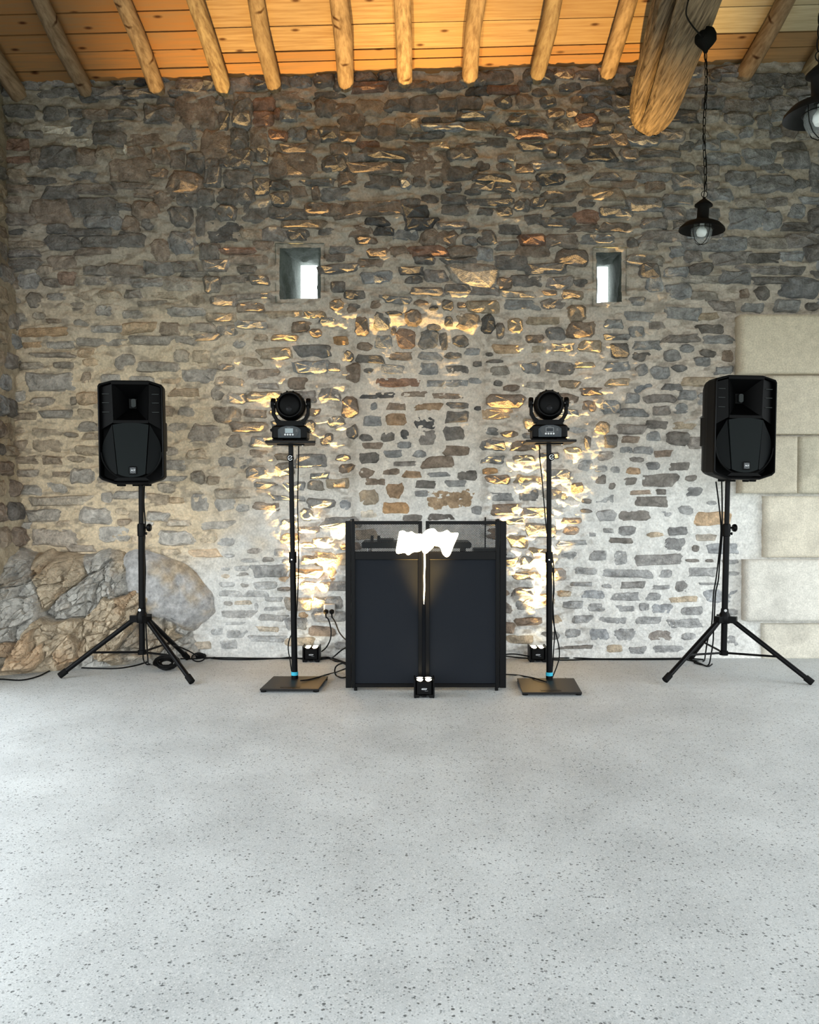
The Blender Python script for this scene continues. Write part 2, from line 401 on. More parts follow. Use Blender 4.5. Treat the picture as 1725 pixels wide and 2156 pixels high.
for i, w in enumerate(WINDOWS):
    X0, Z0, X1, Z1 = w['rect']; D = .72
    s = w['slot']; a = at(s[0], s[2], WY+D); b = at(s[1], s[3], WY+D)
    O = [(a.x, b.z-.05), (b.x, b.z-.05), (b.x, a.z), (a.x, a.z)]
    I = [(X0-.03, Z0-.03), (X1+.03, Z0-.03), (X1+.03, Z1+.03), (X0-.03, Z1+.03)]
    n = 14; V = []; 
    for k in range(n+1):
        t_ = k/n; ring = []
        for e in range(4):
            for j in range(8):
                u = j/8
                pi = np.array(I[e])*(1-u)+np.array(I[(e+1) % 4])*u; po = np.array(O[e])*(1-u)+np.array(O[(e+1) % 4])*u
                q = pi*(1-t_)+po*t_
                r = .030*math.sin(t_*math.pi)*float(fbm(q[0]*14+e*9, q[1]*5+t_*6, 3))*2
                c = (pi+po)*.5*0 + (np.array([X0+X1, Z0+Z1])/2*(1-t_) + np.array([a.x+b.x, a.z+b.z-.05])/2*t_)
                q = q + (q-c)/max(.05, np.linalg.norm(q-c))*r
                ring.append((q[0], WY-.015+t_*D, q[1]))
        V.append(ring)
    mb = MB()
    for k in range(n+1): mb.v += V[k]
    for k in range(n):
        for j in range(32): l = (j+1) % 32; mb.f.append((k*32+j, k*32+l, k*32+32+l, k*32+32+j))
    # outer skin of the wall round the slot
    m0 = len(mb.v); big = [(X0-.5, Z0-.5), (X1+.5, Z0-.5), (X1+.5, Z1+.5), (X0-.5, Z1+.5)]
    mb.v += [(x, WY-.015+D, z) for x, z in big]
    for e in range(4):
        mb.f.append((m0+e, m0+(e+1) % 4, n*32+((e+1)*8) % 32, *[n*32+(e*8+j) % 32 for j in range(7, -1, -1)]))
    o = mb.build('window_%d' % (i+1), M['mortar'], smooth=True)
    set_col(o.data, np.tile(np.array((.25,.275,.25)), (len(o.data.vertices), 1)))
    tag(o, ('splayed slit window left of the arch' if i == 0 else 'narrow splayed slit window right of the arch'), kind='structure')
# ---- stones seen in the photograph: per view (offset x, y, scale) then cx, cy, w, h, tone
TONE = dict(g=(.30,.30,.295), d=(.19,.175,.158), k=(.11,.107,.104), b=(.265,.21,.165), r=(.27,.17,.125), o=(.43,.27,.145), t=(.40,.33,.245), w=(.60,.54,.45), u=(.29,.298,.305))
def tone(s): return np.mean([TONE[c] for c in s], axis=0)
VIEWS = [(0, 0, 2.875, '''1190 660 220 210 b;1140 835 150 140 gd;1310 875 170 150 b;1445 840 90 120 d;1570 840 100 130 b;1470 690 100 140 d;1355 740 60 120 d;1330 605 50 50 d;1395 635 60 60 d;1595 630 120 80 r;1590 720 110 80 r;1680 690 40 70 r;960 690 170 100 d;1000 610 100 50 d;1060 560 80 35 d;945 595 60 40 d;1180 985 100 120 d;1070 960 90 110 db;970 940 100 80 b;1285 1045 95 160 d;1360 985 60 55 d;1460 960 140 95 d;1590 940 70 80 d;1440 1080 160 100 d;1120 1110 170 110 b;1580 1130 90 90 d;1140 1210 120 70 d;1245 1190 90 80 d;1380 1190 110 80 d;1490 1185 90 90 d;1430 1225 40 50 d;1550 1270 170 130 d;1370 1285 110 80 d;1245 1290 100 90 d;1095 1310 120 100 d;1210 1375 50 130 d;1360 1400 220 120 kd;1270 1530 100 90 d;1105 1470 150 120 gd;970 1510 100 110 b;660 775 180 75 d;660 840 170 70 d;350 785 190 50 w;460 862 180 50 w;355 950 200 110 d;525 945 110 80 b;220 950 60 80 b;510 1070 200 70 gd;790 1030 220 130 b;780 975 160 40 d;305 1280 210 130 b;560 1250 280 100 d;880 1270 140 90 b;1000 1210 120 90 b;890 1170 160 40 b;360 1165 180 70 d;190 1222 60 30 k;590 1345 140 70 gd;700 1345 70 80 gd;790 1360 90 90 b;890 1350 60 60 d;350 1385 110 50 d;530 1410 240 45 d;390 1470 180 70 d;615 1465 220 65 d;790 1450 140 80 d;760 905 25 50 w;120 670 170 60 d;330 680 120 70 d;460 680 90 50 d;330 560 200 50 d;715 490 90 35 d;850 495 60 40 k;540 595 100 45 k;780 622 100 30 d'''),
(550, 0, 2.875, '''655 530 190 50 r;830 520 100 70 d;1055 530 90 40 d;1310 557 120 55 k;1590 530 70 60 d;990 625 150 90 d;1130 630 100 70 d;1260 630 130 80 d;1470 625 90 60 d;1590 615 90 70 b;670 655 150 90 bt;820 640 130 70 d;390 650 110 90 db;500 660 130 70 b;260 635 80 30 d;1030 735 100 45 k;1135 730 90 40 d;1110 775 230 40 g;760 800 90 80 b;890 760 130 70 tb;850 830 90 40 d;415 815 110 80 d;320 830 80 70 b;655 800 90 70 d;530 845 110 50 b;640 880 130 50 r;480 910 110 70 b;765 940 230 65 d;940 890 150 55 b;1010 990 230 140 b;1210 935 140 65 d;1080 890 110 35 t;1230 885 110 30 b;445 995 120 90 d;190 1000 230 130 b;660 1020 230 55 b;820 1020 80 50 b;710 1105 140 75 d;815 1110 45 60 d;875 1115 60 60 g;465 1175 200 70 gd;960 1100 60 50 d;1060 1110 70 40 d;330 1170 40 60 b;230 1160 100 60 b;680 1265 330 75 b;930 1290 140 80 k;1020 1215 90 70 d;905 1235 100 50 d;460 1265 90 70 b;340 1265 140 60 b;580 1312 120 34 k;700 1345 110 40 k;965 1360 150 60 k;1170 1270 150 60 d;1350 1280 100 40 d;1470 1280 90 50 d;1380 1225 240 40 d;1160 1205 130 50 d;1280 1165 80 30 d;1480 1190 60 50 d;740 1405 110 45 k;610 1400 130 70 b;875 1420 130 55 gd;400 1400 90 50 d;1020 1440 90 90 b;1125 1445 110 80 b;640 1460 120 40 b;1010 1525 190 55 r;1215 1525 150 60 b;1350 1540 90 80 g;985 1582 100 36 d;1200 1585 170 35 d;830 1530 100 60 b;710 1535 110 45 b;690 1600 200 50 b;910 1645 130 40 d;1290 1670 240 120 tg;700 1680 160 60 g;920 1700 90 40 d;220 1420 120 60 d;1640 890 140 50 d;1470 1010 80 40 b;1600 1020 110 50 b;1500 800 120 40 b;1680 1230 80 60 d;1560 730 110 50 d;1540 688 200 28 t;1650 1330 100 60 d;1370 1440 90 80 d;1500 1380 120 60 d'''),
(1125, 0, 2.875, '''85 625 80 50 d;220 530 120 40 d;125 690 90 50 b;230 690 70 40 b;430 690 70 30 b;260 610 70 40 ob;400 945 160 60 k;100 1085 150 60 k;160 760 80 50 d;420 790 100 60 d;310 820 80 50 d;1090 465 70 60 d;1345 555 90 60 dg;1450 560 100 50 dg;1230 650 160 70 bg;1240 720 150 60 dg;1385 740 90 80 dg;1460 800 60 60 dg;1540 790 110 80 bd;1170 820 110 50 g;1280 810 70 50 g;930 890 90 70 dg;1150 960 190 70 g;1360 945 160 80 g;1590 960 130 90 dg;1260 1075 140 70 dg;1450 1110 200 80 dg;930 1100 150 70 dg;1705 1070 60 150 dg;680 1240 200 80 dg;1290 1320 200 110 g;1440 1330 110 90 g;1700 1320 60 90 d;730 1350 140 60 bg;870 1520 80 60 g;1690 1530 80 80 d;600 1470 60 60 d;500 1490 170 45 t;1190 1560 200 70 bg;700 1640 100 80 d;860 1645 130 50 g;1010 1630 120 60 d;1440 1700 200 40 d;730 1130 110 60 b;900 1010 120 50 dg;1130 1180 120 60 g'''),
(0, 550, 2.875, '''260 430 270 50 o;190 508 110 35 o;360 508 180 45 g;320 570 240 30 gb;330 362 100 25 b;195 635 140 45 tg;390 630 130 40 d;300 730 280 100 g;525 555 100 50 ot;765 612 120 90 dg;955 640 230 60 dg;670 715 120 70 g;520 710 60 80 b;860 720 140 50 g;1035 720 120 40 ot;610 490 290 50 dg;920 480 220 50 dg;1120 478 120 50 dg;1225 405 150 55 bg;1375 420 110 60 dg;510 375 150 60 dg;660 410 180 45 g;800 320 130 55 dg;630 300 110 65 g;1130 305 210 55 g;920 255 150 30 d;460 270 90 50 d;170 120 120 80 g;310 130 100 50 d;210 240 90 80 kd;1080 140 160 80 gt;1290 140 90 90 d;1320 800 90 90 d;1370 930 150 100 db;1240 1045 190 110 gb;1420 1090 100 80 d;1410 1215 200 80 dg;540 1000 120 60 dg;430 1050 90 30 d;450 845 40 50 d;500 1300 140 80 g;1200 1310 80 80 d;580 1540 180 90 g;260 1540 190 70 dg;960 1545 130 50 g;1210 1460 110 100 g;650 1430 70 60 g;950 1440 130 70 bt;1360 1480 120 80 g;360 1450 300 50 gt;690 1650 180 90 g;320 1670 250 100 bg;1370 1700 100 50 g'''),
(720, 620, 5.0735, '''370 110 120 90 b;130 130 130 60 d;550 210 160 50 d;760 240 160 160 b;845 95 160 70 b;980 150 90 50 k;1130 115 110 110 d;1280 115 90 60 b;1345 280 220 180 tb;1145 285 90 90 d;1560 320 140 200 k;1690 400 90 170 d;985 320 140 100 d;420 290 160 170 dg;215 330 130 200 b;240 550 180 90 b;440 500 190 150 g;680 470 190 210 rb;550 380 60 90 b;935 470 190 210 kg;1090 490 90 180 d;1275 490 170 130 d;1415 600 200 75 g;1190 640 180 75 d;945 650 250 90 g;620 650 260 90 b;300 680 300 90 d;75 660 90 110 d;110 840 140 190 b;285 805 110 60 d;550 790 250 95 g;925 785 220 120 g;1240 790 270 100 d;1480 735 130 55 d;1640 715 160 40 d;615 935 480 95 r;1000 945 190 70 g;1220 940 290 75 g;1475 915 210 60 g;1670 950 90 70 d;385 1070 370 70 k;760 1060 280 60 b;1140 1080 340 60 b;80 1200 160 220 b;340 1190 70 90 g;580 1190 210 80 b;920 1195 300 80 ob;1240 1180 240 70 d;1470 1210 100 50 k;1580 640 70 40 d'''),
(550, 550, 2.875, '''670 965 110 60 g;815 955 130 70 ob;995 975 130 80 k;1185 940 140 70 d;545 1035 70 80 d;630 1065 80 40 d;765 1060 80 60 d;870 1045 50 60 k;1010 1065 110 90 gb;1170 1040 130 80 d;670 1115 120 40 b;870 1110 80 40 g;800 1165 110 45 g;960 1165 80 50 g;1180 1145 150 60 b;650 1190 120 70 d;1080 1215 180 75 b;870 1225 140 30 gb;635 1280 100 60 b;790 1275 100 40 b;915 1290 110 45 ob;1075 1290 130 30 g;1250 1295 120 60 d;690 1333 140 45 b;1000 1350 120 50 d;1185 1345 120 40 g;810 1390 110 90 ob;650 1430 110 90 t;970 1405 80 40 g;1140 1445 280 120 ot;810 1495 150 65 o;510 1475 60 60 u;1330 1510 100 55 g;645 1530 100 50 w;920 1555 120 40 d;1090 1550 160 40 d;1390 1270 80 40 o;240 400 120 70 b;400 365 90 40 g;330 440 70 50 b;300 640 190 70 g;220 740 120 70 b;490 480 100 60 o;550 300 60 60 b'''),
(1125, 550, 2.875, '''1070 410 140 50 d;1120 475 190 55 g;1055 558 100 45 d;1170 575 70 70 b;1145 660 110 50 g;900 315 210 70 g;640 335 170 60 g;1145 270 150 60 gb;1330 280 120 55 g;1540 270 130 70 g;1680 275 80 50 d;1610 160 190 100 kg;1400 120 170 40 d;1385 195 80 70 d;1275 195 50 50 b;720 50 80 60 d;880 40 110 50 d;730 130 90 90 g;880 180 140 80 g;520 540 100 80 d;650 575 130 60 d;500 640 150 60 g;650 660 70 70 g;920 530 90 50 g;760 830 180 50 gb;930 810 110 60 g;590 830 90 60 g;460 880 120 90 g;770 905 110 60 gb;890 890 90 70 g'''),
(1140, 880, 4.107, '''1000 60 190 70 d;780 100 230 80 bg;770 185 150 60 b;975 160 130 100 g;1180 175 190 110 d;600 200 110 110 d;400 210 60 130 d;740 280 110 60 g;880 280 160 60 g;1060 310 150 60 b;560 330 150 100 gb;830 360 130 50 d;970 415 130 65 kg;1200 420 190 70 d;520 440 110 60 g;640 450 90 60 g;800 460 120 60 ob;1020 540 310 110 d;770 550 110 70 d;520 530 80 80 d;610 590 60 60 d;1300 520 100 50 d;1330 635 150 80 kg;950 725 290 85 d;860 645 180 40 b;1040 640 90 50 d;560 700 160 80 g;390 720 90 50 d;390 805 100 40 d;560 845 170 90 g;800 845 270 90 d;1080 830 130 50 g;1260 800 120 80 g;1490 870 310 110 ot;1480 735 100 40 g;260 890 170 50 b;740 975 140 90 kg;580 975 80 40 g;440 1010 70 40 g;985 1010 140 45 t;1190 980 180 75 kg;1160 1090 180 110 kg;690 1060 200 50 d;270 1080 240 40 g;1430 1035 180 60 tg;1340 1130 60 60 d;1580 1130 280 90 u;230 1190 180 70 g;490 1190 140 90 g;690 1210 120 120 g;1010 1230 400 90 gd;1310 1235 120 35 d;1460 1235 70 30 d;1640 1245 150 40 g;390 1325 180 60 g;740 1345 440 70 g;1080 1350 110 70 g;1400 1335 250 80 g;1650 1345 140 40 g;1220 1460 130 100 gd;790 1445 220 55 gd;570 1455 100 35 g;340 1435 180 40 g;1040 1465 150 35 g;1460 1435 180 20 g;450 1525 200 70 u;730 1545 240 70 g;970 1550 130 70 g;1230 1570 230 50 t;1560 1540 300 120 u;200 1520 110 50 t;270 1615 180 60 g;490 1640 170 70 g;725 1650 160 55 g;890 1635 90 60 g;1050 1650 180 80 u;1310 1670 180 70 g;1640 1680 130 60 g;350 1740 170 70 g;620 1750 240 60 g;930 1750 220 65 g;1240 1775 290 80 g;270 1860 140 90 g;500 1870 180 100 u;720 1875 170 100 g;1030 1880 190 90 gb;1280 1890 130 70 g;1660 1930 120 90 g;300 1980 300 30 d;630 1990 140 70 t;830 2010 150 60 g;1100 2000 260 60 g'''),
(0, 1050, 2.875, '''1380 280 130 65 d;1540 318 90 35 gb;1690 325 60 40 g;1390 345 60 25 g;1510 373 100 25 g;1620 367 65 30 d;1235 425 140 65 g;1365 425 60 25 g;1460 422 85 30 g;1630 440 200 75 kg;1470 458 75 25 d;1265 495 120 45 gd;1375 520 100 35 g;1365 470 50 28 t;1605 525 140 45 g;1480 525 50 25 d;1395 575 130 40 g;1555 577 150 40 g;1655 610 110 30 g;1380 635 50 30 d;1470 630 100 25 t;1550 655 25 50 g;1660 667 130 25 g;1440 700 200 50 dg;1650 722 150 40 dg;1420 757 130 20 g;1250 783 45 35 d;1310 805 75 50 g;1430 820 130 50 g;1620 790 130 30 t;1620 850 220 40 g;1205 890 150 50 t;1385 885 110 50 g'''),
(560, 1130, 10.78, '''250 780 380 230 g;450 560 180 110 g;430 970 280 130 ot;420 1190 300 90 d;1000 520 360 170 d;960 1080 360 140 d;1520 870 180 280 ot;850 1780 220 130 ot;960 190 340 110 t''')]
ASHLAR = [  # front-face rectangles (px) of the dressed quoin blocks
    (1560, 660, 1860, 787), (1622, 789, 1840, 915), (1562, 917, 1682, 1040), (1684, 917, 1880, 1040), (1611, 1043, 1900, 1175), (1572, 1178, 1760, 1310), (1606, 1312, 1800, 1392)]
STONES = []   # cx, cy, w, h in px, colour, traced
OCC = np.zeros((760, 960), bool)     # 3-px cells, offset 300 px to the left
def occ(cx, cy, w, h, g=0):
    return (slice(max(0, int((cy-h/2-g)/3)), max(0, int((cy+h/2+g)/3)+1)), slice(max(0, int((cx-w/2-g+300)/3)), max(0, int((cx+w/2+g+300)/3)+1)))
for (x0, y0, x1, y1) in ASHLAR: OCC[occ((x0+x1)/2-8, (y0+y1)/2, x1-x0+22, y1-y0, 4)] = True
for w in WINDOWS:
    q = w['inner']; OCC[occ((q[0][0]+q[1][0])/2, (q[0][1]+q[2][1])/2, q[1][0]-q[0][0]+14, q[2][1]-q[0][1]+12, 4)] = True
OCC[:, :int((300+8)/3)] = True
OCC[int(1165/3):, :int((300+268)/3)] = True; OCC[int(1175/3):int(1330/3), :int((300+448)/3)] = True; OCC[int(1330/3):, :int((300+390)/3)] = True
for ox, oy, s, txt in VIEWS:
    for row in txt.split(';'):
        p = row.split(); cx, cy, w, h = (float(v) for v in p[:4]); cx = ox+cx/s; cy = oy+cy/s; w /= s; h /= s
        o = OCC[occ(cx, cy, w*.6, h*.6)]
        if o.size == 0 or o.mean() > .4: continue
        STONES.append((cx, cy, w, h, tone(p[4]), True)); OCC[occ(cx, cy, w, h, 1)] = True
# the smaller stones in between, laid in rough courses
y = 1384.0; row = 0
while y > 150:
    base_h = 25 + 7*math.sin(row*1.7); x = -20.0; row += 1
    while x < 2050:
        sm = float(smooth_zone(np.array(x), np.array(y))); inf = float(infill(np.array(x), np.array(y)))
        flush = max(sm, inf)
        up = y < 620
        w = random.uniform(26, 74)*(1.15 if x > 1290 and up else 1) ; h = base_h*random.uniform(.6, 1.0)
        gap = random.uniform(3, 7) if up else random.uniform(7, 15)
        cy = y + 7*math.sin(x/140+row) + random.uniform(-3, 3); cx = x+w/2
        sl = OCC[occ(cx, cy, w, h, 0)]
        if sl.size and sl.mean() < .10 and flush < .5 and (up or random.random() < (.85 if x > 400 else .8)):
            if x > 1290: pal = random.choice(['dg','g','gb','d','bg','tg'] if up else ['g','g','gd','gb','u','t'])
            elif y > 900 and x > 640: pal = random.choice(['g','gb','t','gd','b','tg'])
            elif up: pal = random.choice(['d','d','b','db','bg','r','dg','bt'])
            else: pal = random.choice(['g','t','gb','tb','dg','b','tg','ot'])
            STONES.append((cx, cy, w, h, tone(pal)*random.uniform(.85, 1.15), False)); OCC[occ(cx, cy, w, h, gap*.4)] = True
            x += w+gap
        else: x += 9
    y -= base_h*.52
def stone_geo(cx, cy, w, h, col, hfun, proud, n=None, rot=0):
    # -> local verts (u, v, height) about the centre, faces, colours
    n = n or (9 if max(w, h) > .16 else 8)
    # rough block: jittered corners, a few points on each side
    q = []
    cor = [(-1,-1),(1,-1),(1,1),(-1,1)]
    cut = random.uniform(.22, .5)
    for e in range(4):
        (x0, y0), (x1, y1) = cor[e], cor[(e+1) % 4]
        long_ = (e % 2 == 0) == (w >= h)
        ts = (cut*.5*(min(w,h)/max(w,h) if long_ else 1), .36, .68, 1-cut*.5*(min(w,h)/max(w,h) if long_ else 1)) if long_ and n > 8 else (cut*.6, 1-cut*.6)
        for t_ in ts: q.append((x0+(x1-x0)*t_, y0+(y1-y0)*t_))
    n = len(q); sk = random.uniform(-.12, .12); tp = random.uniform(-.14, .14)
    ang = []; rad = []; rings = []
    for x, y in q:
        x = x*(1+tp*y)*random.uniform(.88, 1.06) + sk*y; y = y*random.uniform(.84, 1.08) + random.uniform(-.06, .06)*x
        x *= w/2; y *= h/2; ang.append(math.atan2(y, x)); rad.append(math.hypot(x, y))
    for sc, hh in ((1.10, -.020), (.90, .5), (.70, 1.0)):
        for a, r in zip(ang, rad):
            k = sc*(random.uniform(.92, 1.06) if sc < 1 else 1)
            rings.append([cx+math.cos(a+rot)*r*k, cy+math.sin(a+rot)*r*k, hh if hh < 0 else hh*proud*random.uniform(.55, 1.35)])
    rings.append([cx+random.uniform(-.15, .15)*w, cy+random.uniform(-.15, .15)*h, proud*random.uniform(.8, 1.5)])
    V = np.array(rings); b = float(hfun(np.array(cx), np.array(cy)))
    V[:, 2] += b
    fs = []
    for r in range(2):
        for k in range(n):
            l = (k+1) % n; fs += [(r*n+k, r*n+l, r*n+n+l), (r*n+k, r*n+n+l, r*n+n+k)]
    c = 3*n
    for k in range(n): fs.append((2*n+k, 2*n+(k+1) % n, c))
    cols = np.clip(np.tile(col, (len(V), 1))*(1+RNG.normal(0, .10, (len(V), 1))), .02, .9)
    return V, fs, cols
def stone_obj(name, V, fs, cols, place, parent, m):
    W = np.array([place(*p) for p in V]); o0 = W.mean(0)
    me = bpy.data.meshes.new(name); me.from_pydata([tuple(p) for p in W-o0], [], fs); me.update(); set_col(me, cols); me.materials.append(m)
    o = bpy.data.objects.new(name, me); COL.objects.link(o); o.location = tuple(o0); o.parent = parent
    return o
def join_stones(name, items, place, parent, m):
    vs, fs, cs, k = [], [], [], 0
    for V, f, c in items:
        vs += [place(*p) for p in V]; fs += [tuple(i+k for i in q) for q in f]; cs.append(c); k += len(V)
    me = bpy.data.meshes.new(name); me.from_pydata(vs, [], fs); me.update(); set_col(me, np.concatenate(cs)); me.materials.append(m)
    o = bpy.data.objects.new(name, me); COL.objects.link(o); o.parent = parent; o['kind'] = 'stuff'
    return o
def place_back(u, v, h): return (u, WY-h, v)
PXM = F/WY
def in_view_size(s):
    cx, cy, w, h = s[:4]
    hid = cx < 0 or cx > 1725 or cy > 1400 or (735 < cx < 1060 and cy > 1100) or (220 < cx < 352 and 815 < cy < 1010) or (1472 < cx < 1620 and 800 < cy < 1005)
    return 0 if hid else w*h
STONES.sort(key=in_view_size, reverse=True)
rest = []
for i, (cx, cy, w, h, col, traced) in enumerate(STONES):
    X, Z = p2w(cx, cy)
    if Z < .03: continue
    sm = float(max(infill(np.array(cx), np.array(cy)), smooth_zone(np.array(cx), np.array(cy))))
    proud = (random.uniform(.010, .030) if sm < .5 else random.uniform(.006, .012))
    k_ = 1.10 + .16*float(sstep(680, 560, np.array(cy)))
    if cy < 620: proud *= 1.35
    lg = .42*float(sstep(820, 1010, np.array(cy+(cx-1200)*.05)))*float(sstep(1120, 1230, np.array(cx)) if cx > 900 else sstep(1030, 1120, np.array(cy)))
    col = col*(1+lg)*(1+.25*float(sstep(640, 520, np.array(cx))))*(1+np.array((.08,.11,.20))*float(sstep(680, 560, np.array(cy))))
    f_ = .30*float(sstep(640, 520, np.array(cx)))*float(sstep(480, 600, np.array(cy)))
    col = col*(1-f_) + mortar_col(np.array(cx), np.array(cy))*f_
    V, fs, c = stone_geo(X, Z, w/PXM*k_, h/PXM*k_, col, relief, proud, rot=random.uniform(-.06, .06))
    if i < 300: stone_obj('stone', V, fs, c, place_back, wall_back, M['stone'])
    else: rest.append((V, fs, c))
join_stones('small_stones', rest, place_back, wall_back, M['stone'])
# ---- dressed limestone quoins standing proud of the wall
for k, (x0, y0, x1, y1) in enumerate(ASHLAR):
    pr = (.125, .12, .12, .12, .07, .115, .045)[k]
    a = at(x0, y1, WY-pr); b = at(x1, y0, WY-pr)
    nu, nv = 26, 18; V = []; g_ = .006
    us = np.linspace(a.x, b.x-g_, nu); vs_ = np.linspace(max(a.z, -.01)+g_, b.z-g_, nv)
    U, Vv = np.meshgrid(us, vs_, indexing='ij')
    e = np.minimum(np.minimum(U-a.x, b.x-U), np.minimum(Vv-a.z, b.z-Vv))
    Hh = pr - .012*np.exp(-e/.008) + .0035*fbm(U*9+k*7, Vv*9, 4) - .008*sstep(.5, .8, fbm(U*4+k*3, Vv*4, 3))
    P = np.stack([U + .006*fbm(Vv*6+k, U*.2, 2)*np.exp(-(U-a.x)/.02), WY-Hh, Vv], -1)
    # wrap the sheet's border back into the wall
    B = np.pad(P, ((1,1),(1,1),(0,0)), mode='edge'); B[0,:,1] = B[-1,:,1] = WY+.05; B[:,0,1] = B[:,-1,1] = WY+.05
    base = np.array([(.56,.50,.39), (.57,.515,.41), (.55,.50,.40), (.52,.48,.38), (.62,.57,.47), (.63,.605,.545), (.58,.545,.465)][k])
    st = sstep(.15, .5, fbm(B[...,0]*3+k*5, B[...,2]*3, 3))[..., None]
    cols = base*(1-st*.15)
    cols[0, :] = (.33,.27,.20)  # left side faces browned, their shade painted into the colour
    o = grid_mesh('limestone_block', B, cols, M['ashlar'], wall_back)
# ---- left side wall, only its last bit is seen
def lx(z): return L_X + .09 - .033*z
def relief_l(u, z): return .05*fbm(u*2.5, z*1.6, 3) + .022*fbm(u*9, z*11, 4)
gy = np.linspace(L_BAY[1], WY+.05, 190); gz2 = np.linspace(-.02, 5.25, 330)
U, Zz = np.meshgrid(gy, gz2, indexing='ij')
P = np.stack([lx(Zz)+relief_l(U, Zz), U, Zz], -1)
n_ = fbm(U*5, Zz*5, 3)[..., None]
hgt = sstep(1.4, 3.6, Zz)[..., None]
cols = (np.array((.46,.39,.28))*(1-hgt)+np.array((.33,.28,.21))*hgt)*(1+.3*n_)
wall_left = grid_mesh('wall_left', P, cols, M['mortar'], flip=True); tag(wall_left, 'rough rubble side wall at the left edge', kind='structure')
items = []; zz = .95
while zz < 4.75:
    hh = random.uniform(.10, .2); yy = 6.3
    while yy < 7.1:
        w_ = random.uniform(.12, .3)
        V, fs, c = stone_geo(yy+w_/2, zz+hh/2, w_*.95, hh*.92, tone(random.choice(['g','bt','t','d','b','gb'])), relief_l, random.uniform(.02, .05))
        items.append((V, fs, c)); yy += w_+.02
    zz += hh+.025
for V, fs, c in items: stone_obj('stone', V, fs, c, lambda u, v, h: (lx(v)+h, u, v), wall_left, M['stone'])
# unseen walls that shut the room: front with a wide opening, right with an open bay, left bay
def plain(name, boxes, label):
    mb = MB()
    for c, d in boxes: mb.box(c, d)
    o = mb.build(name, M['mortar']); set_col(o.data, np.tile(np.array((.45,.40,.33)), (len(o.data.vertices), 1)))
    return tag(o, label, kind='structure')
H_ = 7.6
plain('wall_front', [(((L_X+R_X)/2, FRONT_Y, (FRONT_TOP+H_)/2), (R_X-L_X+.8, .4, H_-FRONT_TOP))], 'stone lintel wall over the wide front opening')
plain('wall_right', [((R_X+.2, (R_BAY[1]+WY)/2, H_/2), (.4, WY-R_BAY[1]+.4, H_)), ((R_X+.2, (FRONT_Y+R_BAY[0])/2, H_/2), (.4, R_BAY[0]-FRONT_Y, H_)), ((R_X+.2, (R_BAY[0]+R_BAY[1])/2, (R_BAY[2]+H_)/2), (.4, R_BAY[1]-R_BAY[0], H_-R_BAY[2]))], 'stone side wall with an open bay on the right')
plain('wall_left_gable', [((L_X-.3, (L_BAY[0]+FRONT_Y)/2-.1, H_/2), (.4, L_BAY[0]-FRONT_Y+.2, H_)), ((L_X-.3, (L_BAY[0]+L_BAY[1])/2, (L_BAY[2]+H_)/2), (.4, L_BAY[1]-L_BAY[0], H_-L_BAY[2])), ((L_X-.62, (L_BAY[1]+WY)/2, 6.2), (1.0, WY-L_BAY[1]+.3, 2.6))], 'stone side wall with an open bay on the left')
# ---- roof: boards on round pole rafters falling towards the back wall
SLOPE, TILT, ZW = .25, .026, 4.955
def roof(x, y): return ZW + (WY-y)*SLOPE + TILT*x
RIDGE = 2.4
XL, XR = -4.1, R_X+.4
def rp(x, y, dz=0): return (x, y, roof(x, y)+dz)
mb = MB()
zr = lambda x, y: roof(x, RIDGE) - (RIDGE-y)*SLOPE
mb.add([rp(XL, WY+.5, .06), rp(XR, WY+.5, .06), rp(XR, RIDGE, .06), rp(XL, RIDGE, .06), (XL, -3, zr(XL, -3)+.06), (XR, -3, zr(XR, -3)+.06)], [(0,1,2,3), (3,2,5,4)])
ceiling = mb.build('ceiling', M['plank']); tag(ceiling, 'boarded pine ceiling on round pole rafters', kind='structure')
jl = [XL, at(440, 90, 7.0).x, at(850, 90, 7.0).x-.02, at(1425, 90, 7.0).x, XR]
widths = [.19, .262, .262, .262]; first = [.12, .155, .150, .165]
thick = .026
for sI in range(4):
    x0, x1 = jl[sI], jl[sI+1]; y = WY + .06; r = 0
    while y > RIDGE+.1:
        wd = (first[sI]+.06) if r == 0 else widths[sI]*random.uniform(.96, 1.04)
        if sI in (1, 2) and r == 1: wd = .10 if sI == 2 else .11
        if sI in (3,) and r == 1: wd = .16
        yb = y - wd; dz = random.uniform(-.004, .004)
        xc, yc = (x0+x1)/2, (y+yb)/2; L = x1-x0-.004; g_ = .013
        slope_len = math.hypot(1, SLOPE)
        ex = Vector((1, 0, TILT)); ey = Vector((0, 1, -SLOPE)); ez = ex.cross(ey).normalized()
        hw = (wd-g_)/2
        vs = []
        for zz in (0, thick):
            for (sx, sy) in ((-1,-1),(1,-1),(1,1),(-1,1)):
                q = ex*(sx*L/2) + ey*(sy*hw) + ez*zz; vs.append(q)
        # slight waney wobble along the lower edges
        mbp = MB().add(vs, [(3,2,1,0),(4,5,6,7),(0,1,5,4),(1,2,6,5),(2,3,7,6),(3,0,4,7)])
        o = mbp.build('plank', M['pale_plank'] if sI == 3 and r >= 2 else M['plank'], ceiling); o.location = (xc, yc, roof(xc, yc)+dz)
        k = random.uniform(.86, 1.08); tn = (1, 1, 1)
        if sI == 0: tn = (.95, .66, .45)
        elif r < 2 and sI in (1, 2): tn = (1.0, .72, .5)
        elif sI == 3: tn = (1, .85, .72) if r < 2 else (1, 1, 1)
        o.color = (k*tn[0], k*tn[1], k*tn[2], 1)
        y = yb; r += 1
